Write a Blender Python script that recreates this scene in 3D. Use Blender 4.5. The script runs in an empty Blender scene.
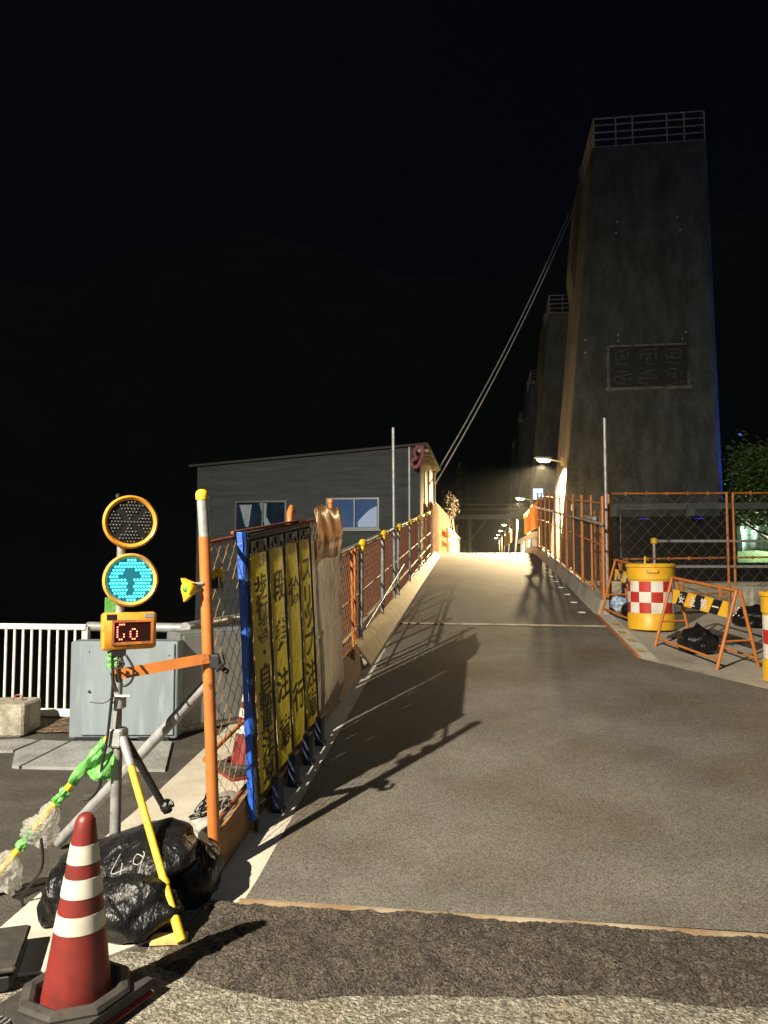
import bpy, bmesh, math, random
from mathutils import Vector, Matrix, noise
random.seed(7)
R = math.radians
scene = bpy.context.scene
COL = scene.collection
V = Vector

# ------------------------------------------------------------------ camera
F = 750.0
PITCH = math.atan(46 / F)
YAW = math.atan(100 / F * math.cos(PITCH))
EYE = 1.65
cam_d = bpy.data.cameras.new("camera")
cam = bpy.data.objects.new("camera", cam_d)
COL.objects.link(cam)
cam.location = (0, 0, EYE)
cam.rotation_euler = (math.pi / 2 + PITCH, 0, YAW)
cam_d.sensor_fit = 'VERTICAL'
cam_d.sensor_height = 36
cam_d.lens = F / 1024 * 36
cam_d.clip_start = .05
cam_d.clip_end = 2000
scene.camera = cam

# survey helpers: the place of a point seen in the photo, on a known plane
def ray(x, y):
    u = (x - 384) / F; v = -(y - 512) / F
    f = math.cos(PITCH) - v * math.sin(PITCH); z = math.sin(PITCH) + v * math.cos(PITCH)
    return V((u * math.cos(YAW) - f * math.sin(YAW), u * math.sin(YAW) + f * math.cos(YAW), z))
def atY(x, y, Y):
    r = ray(x, y); return V((0, 0, EYE)) + r * (Y / r.y)
def atX(x, y, X):
    r = ray(x, y); return V((0, 0, EYE)) + r * (X / r.x)
def atZ(x, y, Z=0.0):
    r = ray(x, y); return V((0, 0, EYE)) + r * ((Z - EYE) / r.z)
SL = .093; Y0 = 3.6
def zr(Y):                                   # height of the carriageway
    if Y <= Y0: return 0.0
    c = 23.0; w = 1.4
    if Y < c - w: return SL * (Y - Y0)
    top = SL * (c - Y0)
    if Y > c + w: return top
    t = (Y - (c - w)) / (2 * w)
    return SL * (c - w - Y0) + SL * 2 * w * (t - t * t / 2)
def onramp(x, y):
    r = ray(x, y); t = (SL * Y0 + EYE) / (SL * r.y - r.z)
    return V((0, 0, EYE)) + r * t

# ------------------------------------------------------------------ materials
MATS = {}
def M(name, c1, c2=None, scale=6.0, lo=.42, hi=.62, rough=.6, metal=0.0, bump=0.0, bscale=60.0,
      fine=0.0, fscale=150.0, c3=None, s3=1.2, lo3=.5, hi3=.68, emit=None, estr=0.0, alpha=1.0,
      stretch=None, spec=.5, trans=0.0, rvar=0.0, bdist=.01, coat=0.0):
    m = bpy.data.materials.new(name); m.use_nodes = True
    nt = m.node_tree; N = nt.nodes; L = nt.links
    b = N["Principled BSDF"]
    b.inputs["Roughness"].default_value = rough
    b.inputs["Metallic"].default_value = metal
    b.inputs["Specular IOR Level"].default_value = spec
    b.inputs["Alpha"].default_value = alpha
    b.inputs["Transmission Weight"].default_value = trans
    b.inputs["Coat Weight"].default_value = coat
    b.inputs["Base Color"].default_value = (*c1, 1)
    if emit:
        b.inputs["Emission Color"].default_value = (*emit, 1)
        b.inputs["Emission Strength"].default_value = estr
    tc = N.new("ShaderNodeTexCoord"); src = tc.outputs["Object"]
    if stretch:
        mp = N.new("ShaderNodeMapping"); mp.inputs["Scale"].default_value = stretch
        L.new(src, mp.inputs["Vector"]); src2 = mp.outputs["Vector"]
    else: src2 = src
    col = None
    def mix(a, bcol, fac, mode='MIX'):
        x = N.new("ShaderNodeMix"); x.data_type = 'RGBA'; x.blend_type = mode
        for sock, val in ((x.inputs[6], a), (x.inputs[7], bcol)):
            if isinstance(val, tuple): sock.default_value = (*val, 1)
            else: L.new(val, sock)
        if isinstance(fac, float): x.inputs[0].default_value = fac
        else: L.new(fac, x.inputs[0])
        return x.outputs[2]
    def nz(sc, det, a, bb, v):
        n = N.new("ShaderNodeTexNoise"); n.inputs["Scale"].default_value = sc
        n.inputs["Detail"].default_value = det; n.inputs["Roughness"].default_value = .62
        L.new(v, n.inputs["Vector"])
        r = N.new("ShaderNodeMapRange"); r.inputs["From Min"].default_value = a; r.inputs["From Max"].default_value = bb
        L.new(n.outputs["Fac"], r.inputs["Value"])
        return r.outputs["Result"], n.outputs["Fac"]
    if c2 is not None:
        f, raw = nz(scale, 8, lo, hi, src2)
        col = mix(c1, c2, f)
        if rvar:
            rr = N.new("ShaderNodeMapRange"); rr.inputs["To Min"].default_value = rough
            rr.inputs["To Max"].default_value = min(1, rough + rvar)
            L.new(f, rr.inputs["Value"]); L.new(rr.outputs["Result"], b.inputs["Roughness"])
    if c3 is not None:
        f, raw = nz(s3, 6, lo3, hi3, src2)
        col = mix(col if col is not None else c1, c3, f)
    if fine:
        vo = N.new("ShaderNodeTexVoronoi"); vo.inputs["Scale"].default_value = fscale
        L.new(src, vo.inputs["Vector"])
        sp = N.new("ShaderNodeSeparateColor"); L.new(vo.outputs["Color"], sp.inputs["Color"])
        mr = N.new("ShaderNodeMapRange")
        mr.inputs["To Min"].default_value = 1 - fine; mr.inputs["To Max"].default_value = 1 + fine
        L.new(sp.outputs[0], mr.inputs["Value"])
        cc = N.new("ShaderNodeCombineColor")
        for i in range(3): L.new(mr.outputs["Result"], cc.inputs[i])
        col = mix(col if col is not None else c1, cc.outputs["Color"], 1.0, 'MULTIPLY')
    if col is not None: L.new(col, b.inputs["Base Color"])
    if bump:
        n = N.new("ShaderNodeTexNoise"); n.inputs["Scale"].default_value = bscale; n.inputs["Detail"].default_value = 6
        L.new(src2, n.inputs["Vector"])
        bp = N.new("ShaderNodeBump"); bp.inputs["Strength"].default_value = bump; bp.inputs["Distance"].default_value = bdist
        L.new(n.outputs["Fac"], bp.inputs["Height"]); L.new(bp.outputs["Normal"], b.inputs["Normal"])
    MATS[name] = m
    return m

road_m = M("worn_asphalt", (.110, .102, .088), (.165, .154, .134), 1.1, .35, .65, rough=.8, spec=.3, bump=.5, bscale=140, bdist=.006,
           fine=.5, fscale=165, c3=(.105, .072, .042), s3=.6, lo3=.46, hi3=.74)
deck_m = M("deck_asphalt", (.17, .16, .135), (.2, .185, .155), 1.5, rough=.75, spec=.4, bump=.3, bscale=120, fine=.3, fscale=150)
patch_m = M("rough_asphalt", (.045, .037, .030), (.085, .070, .054), 5, .35, .65, rough=.9, bump=.9, bscale=90, bdist=.02,
            fine=.85, fscale=130)
lane_m = M("old_asphalt", (.050, .045, .038), (.075, .067, .056), 3, rough=.9, bump=.7, bscale=90, bdist=.012, fine=.4, fscale=140,
           c3=(.16, .15, .13), s3=1.6, lo3=.62, hi3=.75)
strip_m = M("pale_concrete", (.52, .49, .42), (.44, .40, .33), 2.5, rough=.85, bump=.35, bscale=70, bdist=.006, fine=.1, fscale=120,
            c3=(.33, .25, .16), s3=2.2, lo3=.60, hi3=.8)
plat_m = M("platform_concrete", (.36, .34, .29), (.29, .27, .225), 2.2, rough=.88, bump=.35, bscale=60, bdist=.006, fine=.15, fscale=110,
           c3=(.19, .16, .12), s3=1.5, lo3=.56, hi3=.75)
front_m = M("exposed_aggregate", (.28, .26, .21), (.15, .135, .105), 22, .38, .6, rough=.9, bump=1.0, bscale=70, bdist=.02, fine=.6, fscale=110,
            c3=(.20, .15, .09), s3=2.0, lo3=.55, hi3=.75)
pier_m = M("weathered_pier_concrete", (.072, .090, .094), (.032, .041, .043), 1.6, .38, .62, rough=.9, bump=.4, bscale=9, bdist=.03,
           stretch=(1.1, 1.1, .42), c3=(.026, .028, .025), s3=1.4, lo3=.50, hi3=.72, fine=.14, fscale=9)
block_m = M("mossy_concrete", (.42, .40, .33), (.24, .22, .17), 7, rough=.9, bump=.7, bscale=40, bdist=.02)
earth_m = M("rubble_earth", (.19, .12, .065), (.05, .042, .035), 11, .38, .6, rough=.95, bump=1.0, bscale=26, bdist=.05, fine=.5, fscale=40)
hill_m = M("dark_forest_hill", (.014, .021, .012), (.007, .011, .006), .06, rough=1.0, bump=.5, bscale=.4)
water_m = M("river_water", (.012, .016, .018), rough=.12, bump=.25, bscale=1.2, bdist=.05)
grass_m = M("grass_bank", (.05, .10, .025), (.09, .12, .04), 3, rough=.95, bump=.6, bscale=30)
galv_m = M("galvanised_steel", (.40, .41, .42), (.29, .30, .31), 14, rough=.42, metal=.3, bump=.05, bscale=60, c3=(.27, .24, .2), s3=7, lo3=.6, hi3=.75)
galvd_m = M("dull_galvanised", (.33, .34, .34), (.22, .22, .21), 12, rough=.55, metal=.3, c3=(.16, .11, .07), s3=8, lo3=.58, hi3=.72)
orange_m = M("orange_paint", (.52, .175, .04), (.43, .14, .035), 9, rough=.45, bump=.05, c3=(.22, .085, .035), s3=16, lo3=.60, hi3=.70)
orangedk_m = M("scuffed_orange_paint", (.5, .17, .035), (.3, .10, .03), 12, rough=.55, bump=.1, c3=(.10, .05, .03), s3=14, lo3=.52, hi3=.66)
rust_m = M("rusty_red_pipe", (.30, .085, .035), (.19, .06, .03), 18, rough=.6)
wire_m = M("rusted_wire", (.44, .27, .13), (.30, .16, .07), 9, rough=.5, metal=.3)
wireo_m = M("orange_coated_wire", (.46, .15, .05), (.30, .095, .035), 9, rough=.55)
wired_m = M("dull_wire", (.20, .175, .14), (.14, .12, .1), 9, rough=.6, metal=.3)
yellow_m = M("yellow_plastic", (.78, .45, .03), (.68, .37, .02), 8, rough=.42, bump=.05, c3=(.4, .24, .05), s3=11, lo3=.62, hi3=.75)
ycap_m = M("yellow_cap", (.82, .56, .03), (.72, .47, .02), 20, rough=.45)
board_m = M("painted_kerb_board", (.72, .54, .22), (.62, .44, .15), 5, rough=.7, bump=.15, bscale=40, c3=(.30, .20, .09), s3=6, lo3=.58, hi3=.72)
ply_m = M("brown_plywood", (.38, .20, .075), (.28, .135, .05), 3, rough=.7, stretch=(6, 1, 6), bump=.15, bscale=20, c3=(.12, .07, .035), s3=4, lo3=.6, hi3=.75)
blue_m = M("blue_tarpaulin", (.025, .12, .58), (.02, .085, .42), 14, rough=.38, bump=.3, bscale=30, bdist=.02)
navy_m = M("dark_blue_net", (.012, .022, .06), (.02, .03, .07), 40, rough=.7)
banner_m = M("yellow_vinyl", (.66, .53, .04), (.56, .45, .035), 4, rough=.3, bump=.35, bscale=7, bdist=.02, c3=(.34, .28, .04), s3=5, lo3=.62, hi3=.78)
ink_m = M("black_ink", (.012, .013, .02), rough=.4)
white_m = M("white_paint", (.78, .77, .74), (.68, .66, .61), 12, rough=.5, c3=(.42, .33, .24), s3=16, lo3=.66, hi3=.76)
bronze_m = M("coated_plastic_sheet", (.56, .46, .33), (.44, .35, .25), 3, rough=.26, bump=.5, bscale=4.5, bdist=.04, rvar=.2, c3=(.34, .23, .14), s3=3, lo3=.55, hi3=.75)
tarp_m = M("brown_plastic_wrap", (.46, .20, .055), (.33, .13, .035), 4, .3, .7, rough=.2, bump=.18, bscale=5, bdist=.03, stretch=(1, 3, .5))
cab_m = M("grey_cabinet_paint", (.22, .27, .305), (.18, .22, .25), 2, rough=.48, bump=.04, stretch=(3, 3, .5), c3=(.28, .32, .345), s3=3, lo3=.58, hi3=.75)
cabd_m = M("cabinet_side_paint", (.18, .195, .195), (.14, .15, .15), 2, rough=.55, stretch=(3, 3, .5), c3=(.2, .15, .1), s3=4, lo3=.6, hi3=.75)
plate_m = M("chequer_plate", (.36, .375, .375), (.28, .29, .29), 5, rough=.5, metal=.25, c3=(.2, .16, .12), s3=3, lo3=.58, hi3=.75)
black_m = M("black_metal", (.015, .015, .016), rough=.5)
rubber_m = M("black_rubber", (.028, .026, .024), (.05, .045, .04), 12, rough=.75, bump=.2, bscale=50, c3=(.09, .075, .055), s3=5, lo3=.6, hi3=.75)
bag_m = M("black_plastic_bag", (.006, .006, .007), (.011, .011, .012), 6, rough=.3, spec=.3, bump=.75, bscale=9, bdist=.04, stretch=(2.0, 2.0, .55))
cone_m = M("red_cone_plastic", (.19, .022, .018), (.13, .017, .015), 7, rough=.45, bump=.1, bscale=30, c3=(.075, .03, .022), s3=7, lo3=.54, hi3=.72)
conew_m = M("reflective_white_band", (.58, .56, .49), (.46, .43, .36), 9, rough=.45)
conered_m = M("red_check_sheet", (.50, .032, .024), (.40, .025, .02), 5, rough=.45, c3=(.25, .05, .035), s3=6, lo3=.58, hi3=.72)
checkw_m = M("white_check_sheet", (.78, .75, .69), (.66, .62, .55), 5, rough=.45, c3=(.42, .36, .28), s3=6, lo3=.60, hi3=.75)
lens_off_m = M("dark_signal_lens", (.018, .02, .02), rough=.25)
lens_on_m = M("lit_signal_lens", (.01, .06, .07), rough=.4, emit=(.004, .25, .34), estr=.55)
led_on_m = M("cyan_lamp", (.1, .5, .55), emit=(.03, .80, .92), estr=2.6)
led_off_m = M("unlit_lamp", (.10, .10, .09), rough=.2)
led_red_m = M("red_lamp", (.5, .05, .03), emit=(1.0, .16, .09), estr=8)
screen_m = M("message_screen", (.012, .006, .005), rough=.22, emit=(.5, .02, .008), estr=.04)
amber_m = M("signal_case_paint", (.70, .31, .035), (.60, .25, .03), 12, rough=.4, c3=(.3, .13, .03), s3=15, lo3=.62, hi3=.74)
rim_m = M("signal_rim_paint", (.62, .33, .06), (.5, .26, .05), 12, rough=.42)
tape_m = M("green_tape", (.25, .62, .20), (.15, .45, .12), 14, .4, .6, rough=.35, bump=.6, bscale=25, bdist=.02)
wrap_m = M("clear_plastic_wrap", (.82, .82, .80), (.6, .6, .58), 16, rough=.12, alpha=.30, bump=1.0, bscale=26, bdist=.03)
chalk_m = M("white_chalk", (.36, .36, .35), rough=.9)
cable_m = M("black_cable", (.016, .016, .017), rough=.45)
wall_m = M("grey_boarded_wall", (.070, .083, .088), (.052, .063, .068), 2.5, rough=.85, bump=.3, bscale=10, bdist=.02, stretch=(.5, 1, 4), c3=(.095, .105, .106), s3=1.2, lo3=.54, hi3=.7)
wallw_m = M("cream_side_wall", (.48, .39, .22), (.38, .30, .16), 3, rough=.8)
roof_m = M("dark_roof_sheet", (.04, .04, .042), rough=.7)
frame_m = M("aluminium_frame", (.10, .105, .11), rough=.4, metal=.5)
glass_m = M("window_glass", (.010, .022, .045), (.02, .04, .075), 2, rough=.08, spec=.8)
curtain_m = M("pale_curtain", (.42, .5, .58), (.25, .32, .40), 6, rough=.8, stretch=(9, 1, .6), bump=.3, bscale=10)
paneb_m = M("lit_blue_pane", (.03, .06, .13), (.05, .09, .18), 1.5, rough=.04, emit=(.10, .19, .42), estr=.22)  # dim room light inside is given as pane emission
litc_m = M("backlit_curtain", (.3, .36, .45), (.22, .28, .36), 6, rough=.8, stretch=(9, 1, .6), emit=(.5, .62, .9), estr=.32)
pinks_m = M("faded_red_sign", (.34, .11, .11), (.26, .08, .085), 9, rough=.6)
cream_m = M("cream_steel", (.6, .5, .3), (.5, .4, .22), 3, rough=.6)
lampon_m = M("lit_lamp_lens", (1, .9, .7), emit=(1, .86, .6), estr=35)
bark_m = M("tree_bark", (.09, .065, .045), (.05, .036, .025), 8, rough=.95, bump=.8, bscale=20, bdist=.03)
leaf_m = M("green_leaf", (.075, .15, .03), (.12, .19, .04), 1.5, rough=.6)
leafd_m = M("dark_leaf", (.028, .05, .018), (.045, .065, .022), 1.5, rough=.7)
beam_m = M("grey_steel_beam", (.12, .135, .15), (.08, .09, .1), 3, rough=.6, metal=.2)
dark_m = M("flat_shade_black", (.003, .003, .0035), rough=.8)  # flat black that stands in for unlit gaps
bluesign_m = M("lit_blue_sign", (.1, .3, .7), emit=(.35, .62, 1.0), estr=1.6)
wsign_m = M("lit_white_marks", (.9, .9, .9), emit=(.9, .95, 1), estr=2.2)
turq_m = M("pale_turquoise_sheet", (.45, .62, .58), (.6, .68, .66), 3, rough=.6, stretch=(3, 1, .6))
plaque_m = M("dark_bronze_plaque", (.010, .011, .011), (.018, .02, .02), 5, rough=.6)
relief_m = M("plaque_relief", (.075, .082, .08), (.026, .028, .027), 9, rough=.7)
stone_m = M("plaque_surround", (.17, .175, .165), (.08, .085, .08), 5, rough=.9)
joint_m = M("rusty_joint", (.26, .17, .10), (.42, .35, .25), 4, .4, .6, rough=.7)
stud_m = M("white_stud", (.75, .74, .7), rough=.5)
ymark_m = M("worn_yellow_paint", (.58, .37, .06), (.36, .27, .12), 14, rough=.8)
litter_m = M("blue_white_bag", (.25, .38, .62), (.62, .62, .6), 5, .45, .55, rough=.4, bump=.6, bscale=12, bdist=.03)
navyglass_m = M("blue_strip_lamp", (.05, .06, .5), emit=(.03, .05, 1.0), estr=.35)
concgrey_m = M("wet_grey_concrete", (.30, .31, .30), (.25, .255, .245), 3, rough=.7, bump=.2, bscale=50)

# ------------------------------------------------------------------ mesh builder
def translucent(m, fac):
    nt = m.node_tree; N = nt.nodes; b = N["Principled BSDF"]; out = N["Material Output"]
    t = N.new("ShaderNodeBsdfTranslucent"); mx = N.new("ShaderNodeMixShader"); mx.inputs[0].default_value = fac
    if b.inputs["Base Color"].links: nt.links.new(b.inputs["Base Color"].links[0].from_socket, t.inputs["Color"])
    else: t.inputs["Color"].default_value = b.inputs["Base Color"].default_value
    if b.inputs["Normal"].links: nt.links.new(b.inputs["Normal"].links[0].from_socket, t.inputs["Normal"])
    nt.links.new(b.outputs[0], mx.inputs[1]); nt.links.new(t.outputs[0], mx.inputs[2]); nt.links.new(mx.outputs[0], out.inputs["Surface"])
translucent(banner_m, .2); translucent(bronze_m, .3); translucent(tarp_m, .5); translucent(tape_m, .4); translucent(wrap_m, .3)
def frame_from(d):
    d = d.normalized(); a = V((0, 0, 1)) if abs(d.z) < .9 else V((1, 0, 0))
    u = d.cross(a).normalized(); return u, d.cross(u).normalized()
W = {}
class MB:
    def __init__(s): s.v = []; s.f = []
    def quad_strip(s, rings, close=True, cap=True):
        b = len(s.v); n = len(rings[0])
        for r in rings: s.v.extend(V(p) for p in r)
        for i in range(len(rings) - 1):
            for j in range(n if close else n - 1):
                k = (j + 1) % n
                s.f.append((b + i * n + j, b + i * n + k, b + (i + 1) * n + k, b + (i + 1) * n + j))
        if cap and close:
            s.f.append(tuple(b + j for j in reversed(range(n))))
            s.f.append(tuple(b + (len(rings) - 1) * n + j for j in range(n)))
        return s
    def tube(s, pts, r, n=8, cap=True):
        pts = [V(p) for p in pts]; rs = r if isinstance(r, (list, tuple)) else [r] * len(pts)
        rings = []; u = None
        for i, p in enumerate(pts):
            d = (pts[min(i + 1, len(pts) - 1)] - pts[max(i - 1, 0)])
            if d.length < 1e-9: d = V((0, 0, 1))
            d.normalize()
            if u is None: u, w = frame_from(d)
            else:
                u = (u - d * u.dot(d)); u = u.normalized() if u.length > 1e-6 else frame_from(d)[0]
                w = d.cross(u)
            rings.append([p + (u * math.cos(2 * math.pi * j / n) + w * math.sin(2 * math.pi * j / n)) * rs[i] for j in range(n)])
        return s.quad_strip(rings, True, cap)
    def beam(s, p0, p1, w, h, up=(0, 0, 1)):       # rectangular bar from p0 to p1
        p0 = V(p0); p1 = V(p1); d = (p1 - p0).normalized(); up = V(up)
        sd = d.cross(up).normalized(); uu = sd.cross(d)
        rings = [[p + sd * a * w / 2 + uu * b * h / 2 for a, b in ((-1, -1), (1, -1), (1, 1), (-1, 1))] for p in (p0, p1)]
        return s.quad_strip(rings)
    def box(s, c, size, mat=None, bev=0.0):
        c = V(c); hx, hy, hz = size[0] / 2, size[1] / 2, size[2] / 2
        m = mat or Matrix.Identity(3)
        if bev <= 0:
            rings = [[c + m @ V((a * hx, b * hy, z)) for a, b in ((-1, -1), (1, -1), (1, 1), (-1, 1))] for z in (-hz, hz)]
        else:
            def ring(ins, z):
                x, y = hx - ins, hy - ins; e = bev
                return [c + m @ V(p) for p in ((-x + e, -y, z), (x - e, -y, z), (x, -y + e, z), (x, y - e, z), (x - e, y, z), (-x + e, y, z), (-x, y - e, z), (-x, -y + e, z))]
            rings = [ring(bev * .8, -hz), ring(0, -hz + bev), ring(0, hz - bev), ring(bev * .8, hz)]
        return s.quad_strip(rings)
    def prism(s, poly, ax, thick):                  # poly: 3-D points, extruded by vector ax*thick
        ax = V(ax) * thick
        return s.quad_strip([[V(p) for p in poly], [V(p) + ax for p in poly]])
    def lathe(s, prof, c=(0, 0, 0), n=32, axis=None, cap=True):
        c = V(c)
        if axis is None: ex, ey, ez = V((1, 0, 0)), V((0, 1, 0)), V((0, 0, 1))
        else:
            ez = V(axis).normalized(); ex, ey = frame_from(ez)
        rings = [[c + ez * z + (ex * math.cos(2 * math.pi * j / n) + ey * math.sin(2 * math.pi * j / n)) * max(r, 1e-5) for j in range(n)] for r, z in prof]
        return s.quad_strip(rings, True, cap)
    def grid(s, fn, nu, nv):
        b = len(s.v)
        for i in range(nu + 1):
            for j in range(nv + 1): s.v.append(V(fn(i / nu, j / nv)))
        for i in range(nu):
            for j in range(nv):
                a = b + i * (nv + 1) + j
                s.f.append((a, a + nv + 1, a + nv + 2, a + 1))
        return s
    def mesh(s, me):
        b = len(s.v); s.v.extend(v.co.copy() for v in me.vertices)
        s.f.extend(tuple(b + i for i in p.vertices) for p in me.polygons); return s
    def xf(s, mat):
        s.v = [mat @ v for v in s.v]; return s
    def build(s, name, mat, parent=None, world=True, smooth=None, recalc=True):
        me = bpy.data.meshes.new(name)
        inv = W[parent].inverted() if (parent is not None and world) else Matrix.Identity(4)
        me.from_pydata([inv @ v for v in s.v], [], s.f)
        if recalc:
            bm = bmesh.new(); bm.from_mesh(me); bmesh.ops.recalc_face_normals(bm, faces=bm.faces); bm.to_mesh(me); bm.free()
        me.materials.append(mat)
        if smooth is not None:
            me.polygons.foreach_set("use_smooth", [True] * len(me.polygons))
            if smooth < 180: me.set_sharp_from_angle(angle=R(smooth))
        o = bpy.data.objects.new(name, me); COL.objects.link(o)
        if parent is not None: o.parent = parent
        W[o] = W[parent] if parent is not None else Matrix.Identity(4)
        return o
def tag(o, label, cat, group=None):
    o["label"] = label; o["category"] = cat
    if group: o["group"] = group
    return o
def thing(name, label, cat, loc=(0, 0, 0), rz=0.0, group=None):
    o = bpy.data.objects.new(name, None); o.empty_display_size = .1
    COL.objects.link(o); o.location = loc; o.rotation_euler = (0, 0, rz)
    W[o] = Matrix.Translation(V(loc)) @ Matrix.Rotation(rz, 4, 'Z')
    return tag(o, label, cat, group)
def single(name, mb, mat, label, cat, group=None, loc=None, smooth=None):
    """a thing of one mesh; origin moved to its base"""
    if loc is None:
        xs = [v.x for v in mb.v]; ys = [v.y for v in mb.v]; zs = [v.z for v in mb.v]
        loc = ((min(xs) + max(xs)) / 2, (min(ys) + max(ys)) / 2, min(zs))
    o = mb.xf(Matrix.Translation(-V(loc))).build(name, mat, None, smooth=smooth); o.location = loc
    return tag(o, label, cat, group)
def struct(name, mb, mat, smooth=None):
    o = mb.build(name, mat, None, smooth=smooth); o["kind"] = "structure"; return o
def dup(root, loc, rz=None, label=None):
    r = root.copy(); COL.objects.link(r); r.location = loc
    if rz is not None: r.rotation_euler = (0, 0, rz)
    if label: r["label"] = label
    for ch in list(root.children):
        c = ch.copy(); COL.objects.link(c); c.parent = r
        for g in list(ch.children):
            d = g.copy(); COL.objects.link(d); d.parent = c
    return r
def chain(mb, w, h, p, r, slope=0.0, n=4, P=None):
    """woven wire netting in the local x-z plane (or through P(x, z))"""
    P = P or (lambda x, z, o: V((x, o, z + slope * x)))
    cols = max(1, round(w / p)); p = w / cols; rows = max(1, round(h / p));  q = h / rows
    for i in range(cols):
        pts = []
        for k in range(rows + 1):
            sgn = 1 if (k + i) % 2 == 0 else -1
            pts.append(P((i + .5) * p + sgn * p * .5, k * q, sgn * r * 1.0))
        mb.tube(pts, r, n)
    return mb
def text_mesh(ch, size, depth=.002, bold=0.0):
    cu = bpy.data.curves.new("lettering_curve", 'FONT'); cu.body = ch; cu.size = size; cu.extrude = depth; cu.offset = bold
    cu.align_x = 'CENTER'; cu.align_y = 'CENTER'
    o = bpy.data.objects.new("lettering_source", cu); COL.objects.link(o)
    dg = bpy.context.evaluated_depsgraph_get()
    me = bpy.data.meshes.new_from_object(o.evaluated_get(dg))
    bpy.data.objects.remove(o); return me
def basis(ex, ey, ez, o):
    m = Matrix.Identity(4)
    for i, e in enumerate((V(ex), V(ey), V(ez))):
        m[0][i], m[1][i], m[2][i] = e.x, e.y, e.z
    m[0][3], m[1][3], m[2][3] = o[0], o[1], o[2]
    return m

# ------------------------------------------------------------------ world, fill sun, exposure
w = bpy.data.worlds.new("World"); scene.world = w; w.use_nodes = True
nt = w.node_tree; bg = nt.nodes["Background"]
sky = nt.nodes.new("ShaderNodeTexSky"); sky.sky_type = 'NISHITA'; sky.sun_disc = False
FILL_EL, FILL_AZ = R(40), R(120)
sky.sun_elevation = R(-3.8); sky.sun_rotation = R(120)
tint = nt.nodes.new("ShaderNodeMix"); tint.data_type = 'RGBA'; tint.blend_type = 'MULTIPLY'; tint.inputs[0].default_value = 1
tint.inputs[7].default_value = (.45, .75, 1.5, 1)
nt.links.new(sky.outputs[0], tint.inputs[6]); nt.links.new(tint.outputs[2], bg.inputs[0]); bg.inputs[1].default_value = .07
def light(name, kind, loc, power, color, aim=None, size=.1, angle=160, blend=.5):
    l = bpy.data.lights.new(name, kind); l.energy = power; l.color = color
    if kind == 'SUN': l.angle = size
    else: l.shadow_soft_size = size
    if kind == 'SPOT': l.spot_size = R(angle); l.spot_blend = blend
    o = bpy.data.objects.new(name, l); COL.objects.link(o); o.location = loc
    if aim is not None: o.rotation_euler = (V(aim) - V(loc)).to_track_quat('-Z', 'Y').to_euler()
    return o
light("cool_fill", 'SUN', (20, -20, 30), .20, (.62, .82, 1.0), aim=(-2, 6, 0), size=R(12))  # weak cool sun added as fill for the shadows
scene.view_settings.view_transform = 'Standard'; scene.view_settings.look = 'None'
scene.view_settings.exposure = 0; scene.view_settings.gamma = 1
scene.cycles.use_denoising = True
scene.cycles.max_bounces = 6
scene.cycles.sample_clamp_indirect = 4

# ================================================================== SETTING
# river far below, hills all round
struct("river", MB().grid(lambda u, v: ((u - .5) * 1600, (v - .5) * 1600, -6), 2, 2), water_m)
def hillfn(u, v):
    a = u * 2 * math.pi; d = 130 + v * 330
    h = v ** .75 * (205 + 75 * noise.noise(V((math.cos(a) * 2.2, math.sin(a) * 2.2, 3.1))) + 14 * noise.noise(V((math.cos(a) * 9, math.sin(a) * 9, v * 4))))
    return (math.sin(a) * d, 40 + math.cos(a) * d, -8 + h)
struct("hills", MB().grid(hillfn, 160, 24), hill_m, smooth=180)
# ground block on the left bank, ground in front
def slab(poly, z0, z1): return MB().quad_strip([[V((x, y, z0)) for x, y in poly], [V((x, y, z1)) for x, y in poly]])
struct("ground", slab([(-14, -9), (-2.15, -9), (-2.15, 3.1), (-1.43, 3.1), (-1.43, 7.7), (-14, 7.7)], -6.2, -.006), lane_m)
struct("front_pavement", slab([(-2.15, -9), (9, -9), (9, Y0), (-1.43, Y0), (-1.43, 3.1), (-2.15, 3.1)], -6.2, -.006), front_m)
struct("concrete_strip", slab([(-2.12, 2.75), (-1.62, 2.95), (-1.43, 3.2), (-1.43, 7.7), (-2.55, 7.7), (-2.30, 5.2)], -.05, .006), strip_m)
# ramp body with concrete shoulders
def ramp_sheet(xa, xb, ya, yb, up, n=60):
    def fn(u, v):
        Y = ya + (yb - ya) * v
        return (xa + (xb - xa) * u, Y, zr(Y) + up)
    return fn
m = MB(); secs = []
for i in range(0, 61):
    Y = Y0 + (21.6 - Y0) * i / 60
    secs.append([(-1.43, Y, -6.2), (1.95, Y, -6.2), (1.95, Y, zr(Y)), (-1.43, Y, zr(Y))])
m.quad_strip(secs); struct("ramp", m, strip_m)
m = MB(); secs = []
for Y in (Y0, 6, 8, 10, 12, 14, 16.2):
    secs.append([(1.951, Y, -6.2), (9, Y, -6.2), (9, Y, zr(Y)), (1.951, Y, zr(Y))])
m.quad_strip(secs); struct("concrete_platform", m, plat_m)
m = MB(); secs = []
for i in range(0, 40):
    Y = 21.601 + (1.5 * i if i < 4 else 6 + (i - 4) * 6)
    secs.append([(-1.7, Y, zr(Y) - .7), (2.0, Y, zr(Y) - .7), (2.0, Y, zr(Y)), (-1.7, Y, zr(Y))])
m.quad_strip(secs); struct("bridge_deck", m, deck_m)
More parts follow.
